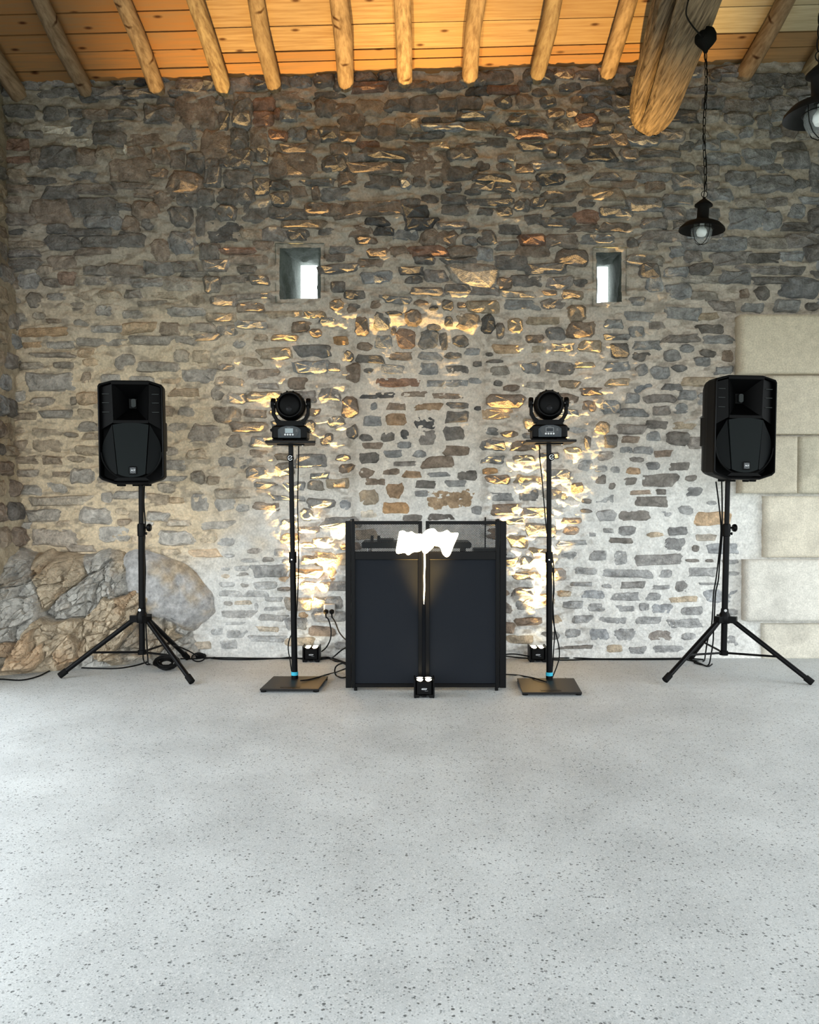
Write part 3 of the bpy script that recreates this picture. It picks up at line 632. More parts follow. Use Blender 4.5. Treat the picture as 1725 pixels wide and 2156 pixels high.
for i, px in enumerate((-110, 35, 180, 328, 469, 577, 728, 853, 990, 1130, 1279, 1425, 1570, 1708, 1850, 2000)):
    x = at(px, 185, WY-.02).x; r = random.uniform(.062, .072)
    mb = MB(); n = 9; pts = []; rs = []
    for k in range(n+1):
        y = WY+.05 + (RIDGE-WY-.05)*k/n
        j = .02*math.sin(k*1.3+i*2.1) if k else 0
        pts.append((x + j + (RIDGE-y)*0, y, roof(x, y)-r*1.08-.006)); rs.append(r*random.uniform(.9, 1.08)*(1-.0*k))
    c0 = Vector(pts[4])
    mb.tube([Vector(p)-c0 for p in pts], rs, 9)
    o = mb.build('rafter', M['rafter'], ceiling, smooth=True); o.location = c0
    k = random.uniform(.8, 1.1); o.color = (k, k*random.uniform(.92, 1.02), k*.97, 1)
# ---- big hewn tie beam
bx = lambda y: 2.03 - (WY-y)*.142
BZ = 4.57
n, m_ = 90, 150; P = np.zeros((n, m_+1, 3))
for i in range(n):
    y = WY+.06 - (WY+.06-.4)*(i/(n-1))**1.35
    for j in range(m_+1):
        a = 2*math.pi*j/m_
        r = .205 + .014*float(fbm(math.cos(a)*1.7+9, math.sin(a)*1.7+y*.9, 3)) + .013*float(fbm((math.cos(a)*9), math.sin(a)*9+y*1.2, 3))
        r *= 1 - .30*math.exp(-(WY-y+.02)/.18) if y < WY else .70
        # deep drying crack along the lower left flank
        ca = math.radians(226) + .05*math.sin(y*2.1); d = (a-ca+math.pi) % (2*math.pi)-math.pi
        op = float(sstep(.16, .6, np.array(WY-y)))
        r -= op*(.12*math.exp(-(d/.10)**2))
        r += op*.014*math.exp(-((d+.28)/.2)**2)
        P[i, j] = (bx(y)+r*math.cos(a), y, BZ+r*math.sin(a))
o = grid_mesh('tie_beam', P, np.ones((n, m_+1, 3)), M['oak'], flip=False); fix_normals(o.data)
for p in o.data.polygons: p.use_smooth = True
tag(o, 'thick cracked oak tie beam running under the boards to the wall', 'beam')
# ================================================================== BEDROCK OUTCROP
def interp(x, pts): return np.interp(x, [p[0] for p in pts], [p[1] for p in pts])
gx = np.linspace(-3.5, -1.62, 300); gv = np.linspace(0, 1, 180)
U, V_ = np.meshgrid(gx, gv, indexing='ij')
ztop = interp(U, [(-3.6, .98), (-3.0, .93), (-2.45, .90), (-2.3, .78), (-2.05, .45), (-1.9, .30), (-1.78, .06), (-1.6, .02)])
pb = interp(U, [(-3.6, .86), (-3.13, .74), (-2.68, .50), (-2.31, .31), (-1.9, .09), (-1.75, .0), (-1.6, -.03)])
Zr = V_*ztop
ztop = ztop*(1+.07*fbm(U*7, U*0+3, 3)); Zr = V_*ztop
wx = U + .05*fbm(U*5, Zr*5, 3); wz = Zr + .05*fbm(U*5+9, Zr*5+4, 3)
def facets(fx, fz, seed, amp, tilt, crack, cwid):
    d1, d2, v = worley(fx, fz, seed); ox, oy = worley.off
    a1 = (v*7.31 % 1)-.5; a2 = (v*13.7 % 1)-.5
    return amp*(v-.5) + tilt*(a1*ox+a2*oy) - crack*(1-sstep(0, cwid, d2-d1)), v
f1, cv = facets(wx*3.2-wz*1.6, wz*2.3+wx*.9, 3, .11, .30, .06, .05)
f2, cw = facets(wx*8.5-wz*4.5, wz*5.5+wx*2, 9, .07, .20, .03, .07)
f3, cz3 = facets(wx*22-wz*9, wz*16+wx*5, 21, .026, .08, .010, .1)
prof = np.sqrt(np.clip(1-V_**2.2, 0, 1)); fade = np.clip(pb/.3, 0, 1)
amp = np.clip(V_*14, 0, 1)*np.clip((1-V_)*5, 0, 1)
Hr = pb*prof + fade*amp*(f1+f2+f3) + .012*fbm(U*16, Zr*16, 3)*(.3+amp)
P = np.stack([U + .03*fbm(Zr*5, U*5, 2), WY+.02-Hr, Zr], -1)
t1 = sstep(.35, .65, cv+.3*fbm(U*5, Zr*5, 2))[..., None]; t2 = sstep(.72, .9, cw*.6+cv*.3+.25*fbm(U*4+20, Zr*4-7, 3)+.22*(.5-Zr))[..., None]
cr = np.array((.45,.435,.40))*(1-t1) + np.array((.47,.39,.285))*t1; cr = cr*(1-t2*.75) + np.array((.45,.31,.19))*t2*.75
rock = empty('rock_outcrop', (-2.6, 6.9, 0)); tag(rock, 'fractured brown and grey bedrock outcrop swelling from the wall foot', 'rock')
o = grid_mesh('bedrock', P, cr, M['rock'], rock); o.location = -rock.location
for p in o.data.polygons: p.use_smooth = False
poly = [(262,1185),(272,1162),(300,1158),(335,1166),(372,1182),(410,1205),(436,1238),(452,1268),(448,1296),(425,1322),(395,1335),(355,1312),(320,1303),(288,1290),(268,1250)]
pts = spline([at(x, y, WY-.06) for x, y in poly+poly[:1]], 4)[:-1]
c = sum(pts, Vector())/len(pts); R_ = 22; nn = len(pts); A = np.zeros((R_+1, nn+1, 3)); B = np.zeros((R_+1, nn+1, 3))
for r in range(R_+1):
    s = 1-r/R_
    for k in range(nn+1):
        q = c + (pts[k % nn]-c)*max(s, .001)*(1.0+.05*float(fbm(k*.35+.0, 1.0, 2)))
        h = -.05 +   .12*(1-s**5.0) + .045*float(fbm(q.x*3.5, q.z*3.5, 2)) + .018*float(fbm(q.x*11, q.z*11, 3)) - .02*math.exp(-((q.x+1.98+.05*math.sin(q.z*9))/.008)**2)
        A[r, k] = (q.x, WY-.03-h - .10*float(sstep(-1.75, -2.4, np.array(q.x))), q.z)
        gcol = np.array((.44,.435,.43)); f = float(sstep(.0, .5, fbm(q.x*5, q.z*5+5, 4)+.9*(q.x+1.92)))
        B[r, k] = gcol*(1-f)+np.array((.45,.37,.27))*f
o = grid_mesh('boulder', A, B, M['rock'], rock); o.location = -rock.location; fix_normals(o.data)
for p in o.data.polygons: p.use_smooth = True
o['label'] = 'smoother grey boulder'
# ================================================================== SPEAKERS ON TRIPODS
def text_obj(txt, size, m, parent, loc, rot=(math.pi/2, 0, 0), shear=0, name='lettering', ext=.0008):
    c = bpy.data.curves.new(name, 'FONT'); c.body = txt; c.size = size; c.align_x = 'CENTER'; c.align_y = 'CENTER'; c.extrude = ext; c.shear = shear; c.offset = size*.018
    t_ = bpy.data.objects.new(name, c); COL.objects.link(t_); bpy.context.view_layer.update()
    me = bpy.data.meshes.new_from_object(t_.evaluated_get(bpy.context.evaluated_depsgraph_get())); bpy.data.objects.remove(t_); me.materials.clear(); me.materials.append(m)
    o = bpy.data.objects.new(name, me); COL.objects.link(o); o.parent = parent; o.location = loc; o.rotation_euler = rot; return o
def ring(mb, cx, y, cz, rx, rz, w, a0=0, a1=2*math.pi, n=36, th=.003):
    closed = abs(a1-a0-2*math.pi) < 1e-6
    P = [(cx+rx*math.cos(a0+(a1-a0)*k/n), y, cz+rz*math.sin(a0+(a1-a0)*k/n)) for k in range(n if closed else n+1)]
    mb.tube(P, w, 6, closed=closed); return mb
def tripod(name, loc, angs, R, lean, label, knob):
    t = empty(name, loc, (0, lean, 0)); tag(t, label, 'speaker stand')
    MB().cyl((0,0,.17), (0,0,1.17), .0235, n=20).build('lower_tube', M['metal'], t, True)
    MB().cyl((0,0,1.12), (0,0,1.52), .0185, n=20).build('upper_tube', M['metal'], t, True)
    col = MB().lathe([(.02,1.07),(.029,1.075),(.030,1.155),(.026,1.17),(.018,1.172)], n=24).build('collar', M['black'], t, True)
    k = MB().cyl((.02,0,1.14), (.05,0,1.14), .008).lathe([(0,.045),(.024,.046),(.030,.055),(.030,.068),(.022,.076),(0,.077)], (0,0,1.14), 20, 'x'); k.build('clamp_knob', M['black'], t, True)
    k = MB().cyl((.02,0,1.095), (.036,0,1.095), .006).lathe([(0,.034),(.011,.035),(.012,.043),(0,.045)], (0,0,1.095), 14, 'x'); k.build('safety_pin', M['metal'], t, True)
    hub = MB().lathe([(.022,.40),(.040,.405),(.046,.43),(.040,.47),(.030,.49),(.028,.515),(.022,.52)], n=20)
    for a in angs: hub.box((.055*math.cos(a), .055*math.sin(a), .435), (.07,.05,.05), a)
    hub.build('hub', M['black'], t, True)
    MB().cyl((-.006,-.036,.505), (-.006,-.028,.505), .011).build('hub_screw', M['chrome'], t, True)
    MB().lathe([(.022,.155),(.033,.157),(.033,.19),(.022,.192)], n=20).build('lower_collar', M['black'], t, True)
    for a in angs:
        d = Vector((math.cos(a), math.sin(a), 0)); p0 = d*.06+Vector((0,0,.43)); p1 = d*(R-.02)+Vector((0,0,.028))
        leg = MB().cyl(p0, p1, .0185, n=14).build('leg', M['metal'], t, True)
        u = (p1-p0).normalized(); f = MB().cyl(p1-u*.05, p1+u*.012, .0245, .0245, 14); f.build('rubber_foot', M['rubber'], leg, True)
        m0 = d*.03+Vector((0,0,.175)); q = p0.lerp(p1, .60)
        MB().cyl(m0, q, .0085, n=8).build('brace', M['metal'], t, True)
    return t
CL, CR = Vector((-2.075, 6.57, 0)), Vector((2.424, 6.54, 0))
r_ = math.radians
standL = tripod('speaker_stand', CL, [r_(195), r_(323), r_(70)], .61, 0, 'black tripod speaker stand in front of the bedrock', 1)
standR = tripod('speaker_stand', CR, [r_(210), r_(-32.0), r_(93.5)], .64, .016, 'black tripod speaker stand by the pale limestone blocks', 1)
def speaker(loc, yaw, lean, label):
    t = empty('loudspeaker', loc, (0, lean, yaw)); tag(t, label, 'loudspeaker', 'pair of black loudspeakers on tripods')
    a = .236
    out = [(-a,.345),(-.225,.362),(-.13,.3875),(.13,.3875),(.225,.358),(a,.340),(a,-.335),(.215,-.355),(.12,-.3875),(-.12,-.3875),(-.215,-.355),(-a,-.335)]
    ins = [(x*.945, z*.962) for x, z in out]; n = len(out)
    mb = MB()
    L = [(out, -.185), (out, -.06), ([(x*.97, z*.98) for x, z in out], .02), ([(x*.74, z*.93) for x, z in out], .19)]
    for pl, y in L: mb.v += [(x, y, z) for x, z in pl]
    for r in range(3):
        for i in range(n): j = (i+1) % n; mb.f.append((r*n+i, r*n+j, r*n+n+j, r*n+n+i))
    mb.f.append(tuple(3*n+i for i in range(n)))
    k = len(mb.v); mb.v += [(x, -.2, z) for x, z in ins] + [(x, -.2, z) for x, z in [(x*.985, z*.99) for x, z in out]] + [(x*.98, -.06, z*.98) for x, z in ins]
    for i in range(n):
        j = (i+1) % n
        mb.f += [(i, j, k+n+j, k+n+i), (k+n+i, k+n+j, k+j, k+i), (k+i, k+j, k+2*n+j, k+2*n+i)]
    mb.f.append(tuple(k+2*n+i for i in range(n)))
    cab = mb.build('cabinet', M['cabinet'], t)
    mb = MB(); mb.tube([(x, -.2, z) for x, z in [(x*.965, z*.975) for x, z in out]], .0045, 6, closed=True); mb.build('front_rim', M['metal'], t, True)
    # horn flare
    o4 = [(-.132,.362),(.132,.362),(.122,.085),(-.122,.085)]; i4 = [(-.028,.262),(.028,.262),(.026,.19),(-.026,.19)]; m4 = [(-.10,.335),(.10,.335),(.094,.112),(-.094,.112)]
    mb = MB(); mb.v += [(x, -.196, z) for x, z in o4]+[(x, -.160, z) for x, z in m4]+[(x, -.075, z) for x, z in i4]
    for r in range(2):
        for i in range(4): j = (i+1) % 4; mb.f.append((r*4+i, r*4+j, r*4+4+j, r*4+4+i))
    mb.f.append((8,9,10,11))
    h = mb.build('horn', M['horn'], t, True)
    pl = [(.017*math.cos(b)+0, .012*math.sin(b)+(.02 if math.sin(b) > 0 else -.02)) for b in np.linspace(0, 2*math.pi, 20, endpoint=False)]
    MB().prism([(x+.008, z+.228) for x, z in pl], -.100, -.08).build('throat', M['throat'], h)
    MB().box((0,-.198,.366), (.27,.012,.02)).build('horn_lip', M['cabinet'], h); MB().box((0,-.199,.078), (.25,.012,.022)).build('horn_lip', M['cabinet'], h)
    for sx in (-1, 1):
        # port side beside the horn with three ribs
        mb = MB(); q = [(sx*.133,.358,-.192),(sx*.222,.335,-.165),(sx*.222,.02,-.165),(sx*.125,.075,-.192)]
        mb.add([(x, y, z) for x, z, y in q]+[(x, y+.02, z) for x, z, y in q], [(0,1,2,3),(4,5,6,7),(0,1,5,4),(1,2,6,5),(2,3,7,6),(3,0,4,7)])
        pt = mb.build('port_panel', M['horn'], t)
        for zz in (.285, .22, .15): MB().box((sx*.178, -.186, zz), (.05,.010,.004), 0).build('port_rib', M['throat'], pt)
    # grille: raised centre leaf with two wings falling back to the round edge
    cz, R = -.135, .212
    def edge(x): return math.sqrt(max(R*R-x*x, 0))
    ctop = [(x, .070-.9*x*x) for x in np.linspace(-.128, .128, 9)]; cbot = [(x, cz-edge(x)+.012) for x in np.linspace(.098, -.098, 9)]
    MB().prism(ctop+cbot, -.206, -.185).build('grille', M['grille'], t)['label'] = 'dark grey-green grille'
    for sx in (-1, 1):
        arc = [(.105, cz-edge(.105)+.012)] + [(R*math.cos(b), cz+R*math.sin(b)) for b in np.linspace(-1.0, .35, 9)] + [(.135, .058)]
        P0 = []
        for x, z in arc: f = (x-.105)/(R-.105); P0.append((sx*x, -.202+.030*max(f, 0), z))
        mb = MB(); m2 = len(P0); mb.v += P0+[(x, y+.012, z) for x, y, z in P0]; mb.f += [tuple(range(m2)), tuple(range(2*m2-1, m2-1, -1))]+[(i, (i+1) % m2, m2+(i+1) % m2, m2+i) for i in range(m2)]
        mb.build('grille_wing', M['grille_side'], t)
    mb = MB(); ring(mb, 0, -.192, cz, .219, .219, .006, math.pi*1.02, math.pi*1.98, 30); mb.build('grille_ring', M['cabinet'], t, True)
    MB().prism([(-.13,-.36),(-.10,-.338),(.10,-.338),(.13,-.36)], -.2, -.18).build('bottom_lip', M['cabinet'], t)
    b = MB().box((.01,-.209,-.285), (.058,.010,.060), bev=.004).build('badge', M['black'], t)
    MB().box((.01,-.2135,-.285), (.042,.004,.044)).build('badge_plate', M['badge'], b)
    mb = MB(); ring(mb, .01, -.2155, -.285, .0175, .019, .0015); mb.build('badge_ring', M['grey_print'], b)
    text_obj('RCF', .0165, M['white_print'], b, (.01,-.2162,-.285), shear=.35)
    for sx in (-1, 1):
        for sy in (-.13, -.01): MB().box((sx*.095, sy, -.390), (.045,.03,.022), bev=.004).build('foot', M['rubber'], t)
        mb = MB().box((sx*.226, .03, -.02), (.014,.10,.22), bev=.004); mb.build('handle', M['black'], t)
    MB().lathe([(.0,-.40),(.028,-.40),(.028,-.386),(0,-.386)], (0,.02,0), 20).build('pole_socket', M['black'], t, True)
    return t
zc = lambda py, Y: at(862, py, Y).z
spL = speaker(at(284, 914, 6.55), r_(10), -.012, 'black loudspeaker on the tripod before the bedrock, its grille turned inward')
spR = speaker(at(1546, 904, 6.52), r_(2.5), .014, 'black loudspeaker on the tripod beside the pale limestone blocks')
# ================================================================== MOVING HEADS ON POLE STANDS
def head_stand(base_c, corners, top, knob_dx, label, shelf):
    t = empty('light_stand', base_c); tag(t, label, 'light stand', 'pair of plate-base light stands')
    b = Vector(base_c); top = Vector(top)-b
    u = top.normalized() if top.length else Vector((0,0,1)); zt = top.z
    P = lambda z: Vector((top.x*z/zt, top.y*z/zt, z))
    pl = [((fl(x, y, .03)-b).x, (fl(x, y, .03)-b).y) for x, y in corners]
    plate = MB().prism(pl, .016, .028, 'z').build('base_plate', M['plate'], t, bevel=.003)
    f0, f1 = Vector((*pl[0], 0)), Vector((*pl[1], 0)); mid = (f0+f1)/2
    MB().box((mid.x, mid.y+.06, .0285), (.14,.045,.003)).build('grip_slot', M['black'], plate)
    for x, y in pl:
        q = Vector((x, y, 0)).lerp(Vector((0,0,0)), .1); MB().lathe([(0,0),(.02,0),(.022,.017),(0,.017)], (q.x, q.y, 0), 14).build('foot', M['rubber'], plate, True)
    MB().cyl(P(.027), P(.94), .0225, n=20).build('lower_tube', M['metal'], t, True)
    MB().cyl(P(.92), P(zt-.005), .0185, n=20).build('upper_tube', M['metal'], t, True)
    MB().cyl(P(.89), P(.97), .028, n=20).build('sleeve', M['black'], t, True)
    s = P(.915); MB().cyl(s+Vector((-.004,-.031,0)), s+Vector((-.004,-.026,0)), .006, n=12).build('sleeve_screw', M['chrome'], t)
    MB().cyl(P(.028), P(.06), .0255, n=20).build('socket', M['black'], t, True)
    MB().cyl(P(.052), P(.078), .0262, n=24).build('tape_band', M['cyan'], t, True)['label'] = 'cyan tape band'
    k = P(zt-.108)+Vector((knob_dx, -.02, 0))
    kn = MB().lathe([(0,0),(.022,.001),(.026,-.008),(.026,-.020),(.021,-.026),(0,-.026)], k, 20, 'y').build('clamp_knob', M['black'], t, True)
    mb = MB(); ring(mb, k.x, k.y-.027, k.z, .0155, .0165, .0026, .5, 5.9, 24); mb.tube([(k.x-.011,k.y-.027,k.z-.011),(k.x,k.y-.027,k.z+.003),(k.x+.004,k.y-.027,k.z-.004),(k.x+.014,k.y-.027,k.z+.014)], .002, 6); mb.build('knob_emblem', M['white_print'], kn)
    cx, w, d, rz = shelf
    sh = MB().box((top.x+cx, top.y, zt+.004), (w, d, .018), rz, bev=.003).build('shelf', M['plate'], t)
    MB().box((top.x, top.y, zt-.010), (.2,.09,.010), rz).build('shelf_bracket', M['metal'], sh)
    MB().cyl((top.x+.09, top.y-.02, zt-.02), (top.x+.09, top.y-.02, zt-.005), .005, n=8).build('shelf_bolt', M['chrome'], sh)
    return t
SL, SR = fl(621, 1436), fl(1157, 1437)
topL = at(612.5, 934, SL.y); topR = at(1156, 932, SR.y)
standHL = head_stand(SL, [(547,1450),(671,1450),(691,1423),(576,1423)], topL, .0, 'plate-base pole stand with cyan band, left of the black booth', (-.0, .36, .33, .12))
standHR = head_stand(SR, [(1100,1457),(1226,1457),(1209,1427),(1089,1427)], topR, .012, 'plate-base pole stand with cyan band, right of the black booth', (.0, .36, .33, -.05))
def moving_head(loc, yaw, lcd, label, feet_gap):
    t = empty('moving_head_light', loc, (0, 0, yaw)); tag(t, label, 'stage light', 'pair of moving head stage lights')
    base = MB().box((0,0,.062), (.255,.22,.10), bev=.012)
    base.prism([(-.145,.085),(-.10,.112),(.10,.112),(.145,.085),(.14,.07),(-.14,.07)], -.085, .085)
    base.prism([(-.11,.105),(-.085,.138),(.085,.138),(.11,.105)], -.08, .08)
    bo = base.build('base', M['black'], t)
    for sx in (-1, 1):
        for sy in (-1, 1): MB().box((sx*.088, sy*.07, .007), (.075,.05,.014), bev=.003).build('foot', M['rubber'], t)
    MB().prism([(-.082,.022),(.082,.022),(.082,.082),(.06,.099),(.025,.108),(-.025,.108),(-.06,.099),(-.082,.082)], -.114, -.108).build('control_panel', M['panel'], bo)
    MB().prism([(-.055,.034),(.052,.034),(.074,.076),(.054,.095),(.02,.103),(-.02,.103),(-.054,.095),(-.074,.076)], -.1165, -.113).build('panel_inset', M['badge'], bo)
    fr = MB().box((-.002,-.1175,.073), (.058,.003,.034)).build('display_frame', M['lcd'] if lcd else M['grey_print'], bo)
    MB().box((-.002,-.1192,.073), (.048,.002,.024)).build('display', M['lcd'] if lcd else M['lcd_dark'], bo)
    for k in range(4): MB().lathe([(0,-.121),(.0062,-.121),(.0072,-.117),(0,-.117)], (-.030+k*.0185,0,.045), 14, 'y').build('button', M['white_print'], bo, True)
    [MB().box(q_, d_).build('panel_mark', M['grey_print'], bo) for q_, d_ in (((.052,-.1172,.079), (.010,.002,.003)), ((.052,-.1172,.070), (.013,.002,.003)), ((-.004,-.1172,.097), (.024,.002,.003)))]
    yk = empty('yoke', (0,0,0), parent=t)
    MB().prism([(-.105,.13),(-.115,.152),(.115,.152),(.105,.13)], -.04, .04).build('yoke_base', M['black'], yk)
    for sx in (-1, 1):
        arm = [(sx*.085,.140),(sx*.112,.150),(sx*.138,.195),(sx*.140,.30),(sx*.118,.30),(sx*.116,.21),(sx*.098,.172),(sx*.075,.158)]
        MB().prism(arm, -.032, .032).build('yoke_arm', M['black'], yk, bevel=.004)
        MB().lathe([(0,.112),(.036,.113),(.040,.120),(.040,.138),(.034,.146),(0,.147)] if sx > 0 else [(0,-.112),(.036,-.113),(.040,-.120),(.040,-.138),(.034,-.146),(0,-.147)], (0,0,.282), 24, 'x').build('pivot_cover', M['black'], yk, True)
        MB().cyl((sx*.118,-.034,.275), (sx*.118,-.038,.275), .005, n=10).build('arm_screw', M['grey_print'], yk)
    hd = MB().lathe([(0,-.105),(.060,-.104),(.085,-.095),(.103,-.068),(.110,-.02),(.109,.03),(.098,.075),(.07,.105),(0,.112)], (0,0,.262), 32, 'y').build('head', M['horn'], t, True)
    for k in range(6):
        a = math.pi*(.15+.14*k); MB().box((.104*math.cos(a), -.03, .262+.104*math.sin(a)), (.012,.07,.012)).build('cooling_fin', M['black'], hd)
    MB().lathe([(.095,-.096),(.090,-.112),(.083,-.112),(.080,-.098)], (0,0,.262), 32, 'y').build('lens_rim', M['black'], hd, True)
    MB().lathe([(0,-.118),(.014,-.115),(.023,-.106),(.025,-.1)], (-.004,0,.232), 20, 'y').build('lens', M['headlens'], hd, True)
    return t
mhL = moving_head(at(613, 928.4, SL.y)+Vector((0,0,0)), .03, True, 'black moving head light with lit grey display, left of the booth', 0)
mhR = moving_head(at(1155, 927, SR.y), -.06, False, 'black moving head light with dark display, right of the booth', 0)
for h_, st in ((mhL, standHL), (mhR, standHR)):
    sh = [c for c in st.children if c.name.startswith('shelf') and 'bracket' not in c.name][0]
    h_.location.z = max((sh.matrix_basis @ v.co).z for v in sh.data.vertices) + st.location.z + .0005
# ================================================================== DJ BOOTH
BY = 6.03
def X_(px): return at(px, 1270, BY).x
def Z_(py): return at(862, py, BY).z
booth = empty('dj_booth', (X_(896), BY, 0)); tag(booth, 'black folding booth with mesh top and dark fabric front panels', 'dj booth')
def bw(mb, name, m, root=booth, parent=None, **k):
    o = mb.build(name, m, parent or root, **k)
    if parent is None or parent.type == 'EMPTY': o.location = -root.location
    else: o.location = (0, 0, 0)
    return o
zt, zb, zr1, zr2 = Z_(1097), .02, Z_(1163), Z_(1178)
def rail(mb, x0, x1, z0, z1, y=BY, d=.025): return mb.box(((x0+x1)/2, y, (z0+z1)/2), (abs(x1-x0), d, abs(z1-z0)), bev=.002)
for pi_, (a, b) in enumerate(((740, 889), (896.5, 1052))):
    xa, xb = X_(a), X_(b); w = .027
    fr = MB(); rail(fr, xa, xa+w, zb, zt); rail(fr, xb-w, xb, zb, zt); rail(fr, xa+w, xb-w, zt-.024, zt); rail(fr, xa+w, xb-w, zr2, zr1+.006); rail(fr, xa+w, xb-w, zb+.005, zb+.03)
    pnl = bw(fr, 'panel_frame', M['metal'])
    nu, nv = 16, 26; U = np.linspace(xa+w-.003, xb-w+.003, nu); Vv = np.linspace(zb+.028, zr2+.003, nv); UU, VV = np.meshgrid(U, Vv, indexing='ij')
    edge_ = np.minimum(np.minimum(UU-U[0], U[-1]-UU), np.minimum(VV-Vv[0], Vv[-1]-VV))
    P = np.stack([UU, BY+.006+.010*np.clip(edge_/.08, 0, 1)*fbm(UU*4+pi_*9, VV*5, 2), VV], -1)
    o = grid_mesh('fabric_panel', P, np.ones((nu, nv, 3)), M['fabric'], pnl)
    for p in o.data.polygons: p.use_smooth = True
    xm, zm = (xa+xb)/2, (zr1+zt)/2
    mb = MB().add([(xa+w-.002-xm, 0, zr1-zm), (xb-w+.002-xm, 0, zr1-zm), (xb-w+.002-xm, 0, zt-.022-zm), (xa+w-.002-xm, 0, zt-.022-zm)], [(0,1,2,3)])
    o = mb.build('mesh_panel', M['mesh'], pnl); o.location = (xm, BY+.004, zm)
    MB().cyl((xa+.03 if pi_ == 0 else xb-.02, BY, 0), (xa+.03 if pi_ == 0 else xb-.02, BY, zb+.002), .012, n=10).build('panel_foot', M['rubber'], pnl)
    hx = xa+.012 if pi_ == 0 else xb-.012
    MB().cyl((hx, BY, zt-.002), (hx, BY, zt+.016), .008, n=8).build('hinge_pin', M['metal'], pnl)
for sx, px in ((-1, 728), (1, 1066)):
    x0 = X_(px); x1 = X_(740 if sx < 0 else 1052)+sx*.002
    fr = MB(); rail(fr, x0, x1, zb, zt, BY+.004, .03)
    xb_ = x0 + sx*.0; yb = BY+.42; xe = x0 - sx*.02
    fr.box((xe, yb, (zb+zt)/2), (.03,.03,zt-zb)); 
    for z in (zt-.013, zr2+.02, zb+.02): fr.cyl((x0-sx*.018, BY+.01, z), (xe, yb, z), .012, n=6)
    wing = bw(fr, 'wing_frame', M['metal'])
    mb = MB().add([(x0-sx*.020, BY+.02, zb+.02), (xe, yb, zb+.02), (xe, yb, zr2+.02), (x0-sx*.020, BY+.02, zr2+.02)], [(0,1,2,3)]); mb.build('wing_fabric', M['fabric'], wing)
bw(MB().box((X_(892.8), BY+.028, (zr1+.02)/2), (.05,.012,zr1-.02)), 'centre_flap', M['fabric'])  # added strip that keeps the gap between the panels dark
TZ = zc(1166, 6.35)
tb = MB().box(((X_(748)+X_(1046))/2, 6.38, TZ-.012), (X_(1046)-X_(748), .5, .024)); top_ = bw(tb, 'table_top', M['metal'])
for px in (752, 1040):
    for y in (6.16, 6.60): bw(MB().cyl((X_(px), y, 0), (X_(px), y, TZ-.02), .013, n=10), 'table_leg', M['metal'])
# gear standing on the booth's table
def gx_(px, Y=6.35): return at(px, 1140, Y).x
def gz_(py, Y=6.35): return at(862, py, Y).z
dj = empty('dj_controller', (gx_(905), 6.35, TZ)); tag(dj, 'flat black dj controller on stub legs behind the booth mesh', 'dj controller')
x0, x1, z0, z1 = gx_(764), gx_(990), gz_(1152), gz_(1139)
o = MB().box(((x0+x1)/2-dj.location.x, 0, (z0+z1)/2-TZ), (x1-x0, .30, z1-z0), bev=.008).build('controller_body', M['black'], dj)
MB().box((gx_(812)-dj.location.x, .02, z1-TZ+.008), (.12,.2,.016), bev=.004).build('mixer_strip', M['black'], dj)
for px in (784, 798): MB().cyl((gx_(px)-dj.location.x, -.04, z1-TZ), (gx_(px)-dj.location.x, -.04, z1-TZ+.042), .011, n=12).build('knob', M['black'], dj, True)
for px in (860, 930):
    MB().lathe([(0,0),(.075,0),(.08,.006),(.075,.014),(0,.016)], (gx_(px)-dj.location.x, 0, z1-TZ), 28).build('jog_wheel', M['horn'], dj, True)
for px in (778, 975):
    for y in (-.1, .1): MB().cyl((gx_(px)-dj.location.x, y, 0), (gx_(px)-dj.location.x, y, z0-TZ+.004), .016, n=10).build('leg', M['chrome'] if px < 800 else M['black'], dj, True)
rc = empty('radio_receiver', (gx_(1022), 6.35, TZ)); tag(rc, 'black wireless receiver with one upright antenna on the booth table', 'receiver')
MB().box((0,0,.022), (gx_(1048)-gx_(997), .14, .044), bev=.004).build('receiver_body', M['black'], rc)
MB().cyl((0,.0,.04), (0,.0, gz_(1089)-TZ), .0055, n=8).build('antenna', M['black'], rc, True)
# blown-out warm glare over the middle posts, added as glowing lumps, source unknown
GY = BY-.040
lamp = empty('glowing_lamp', (X_(895), GY, Z_(1142))); tag(lamp, 'blazing warm white light at the top middle of the booth', 'lamp')  # lamp is only the parent of the added glare pieces
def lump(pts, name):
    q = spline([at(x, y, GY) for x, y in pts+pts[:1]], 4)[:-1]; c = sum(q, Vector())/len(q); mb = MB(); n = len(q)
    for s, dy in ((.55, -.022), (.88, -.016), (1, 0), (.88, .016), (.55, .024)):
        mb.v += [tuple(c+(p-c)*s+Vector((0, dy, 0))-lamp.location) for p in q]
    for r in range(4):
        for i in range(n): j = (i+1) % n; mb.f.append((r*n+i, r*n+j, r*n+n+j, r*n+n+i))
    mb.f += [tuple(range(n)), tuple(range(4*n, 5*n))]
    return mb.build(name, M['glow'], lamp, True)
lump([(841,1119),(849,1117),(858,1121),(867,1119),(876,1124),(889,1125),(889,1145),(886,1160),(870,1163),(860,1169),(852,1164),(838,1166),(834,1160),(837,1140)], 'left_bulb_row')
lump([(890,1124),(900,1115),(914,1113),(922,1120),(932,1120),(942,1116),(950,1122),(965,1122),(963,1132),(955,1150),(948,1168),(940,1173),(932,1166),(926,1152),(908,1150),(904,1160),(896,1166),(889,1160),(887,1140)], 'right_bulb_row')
o = MB().tube([Vector(at(x, y, BY-.004))-lamp.location for x, y in ((894,1162),(894.5,1190),(893.5,1215),(894,1235),(893,1258),(892.8,1272))], [.006,.0058,.005,.0055,.004,.0015], 8).build('light_strip', M['glow'], lamp, True)  # glare in the slit between the posts, added as a glowing tube
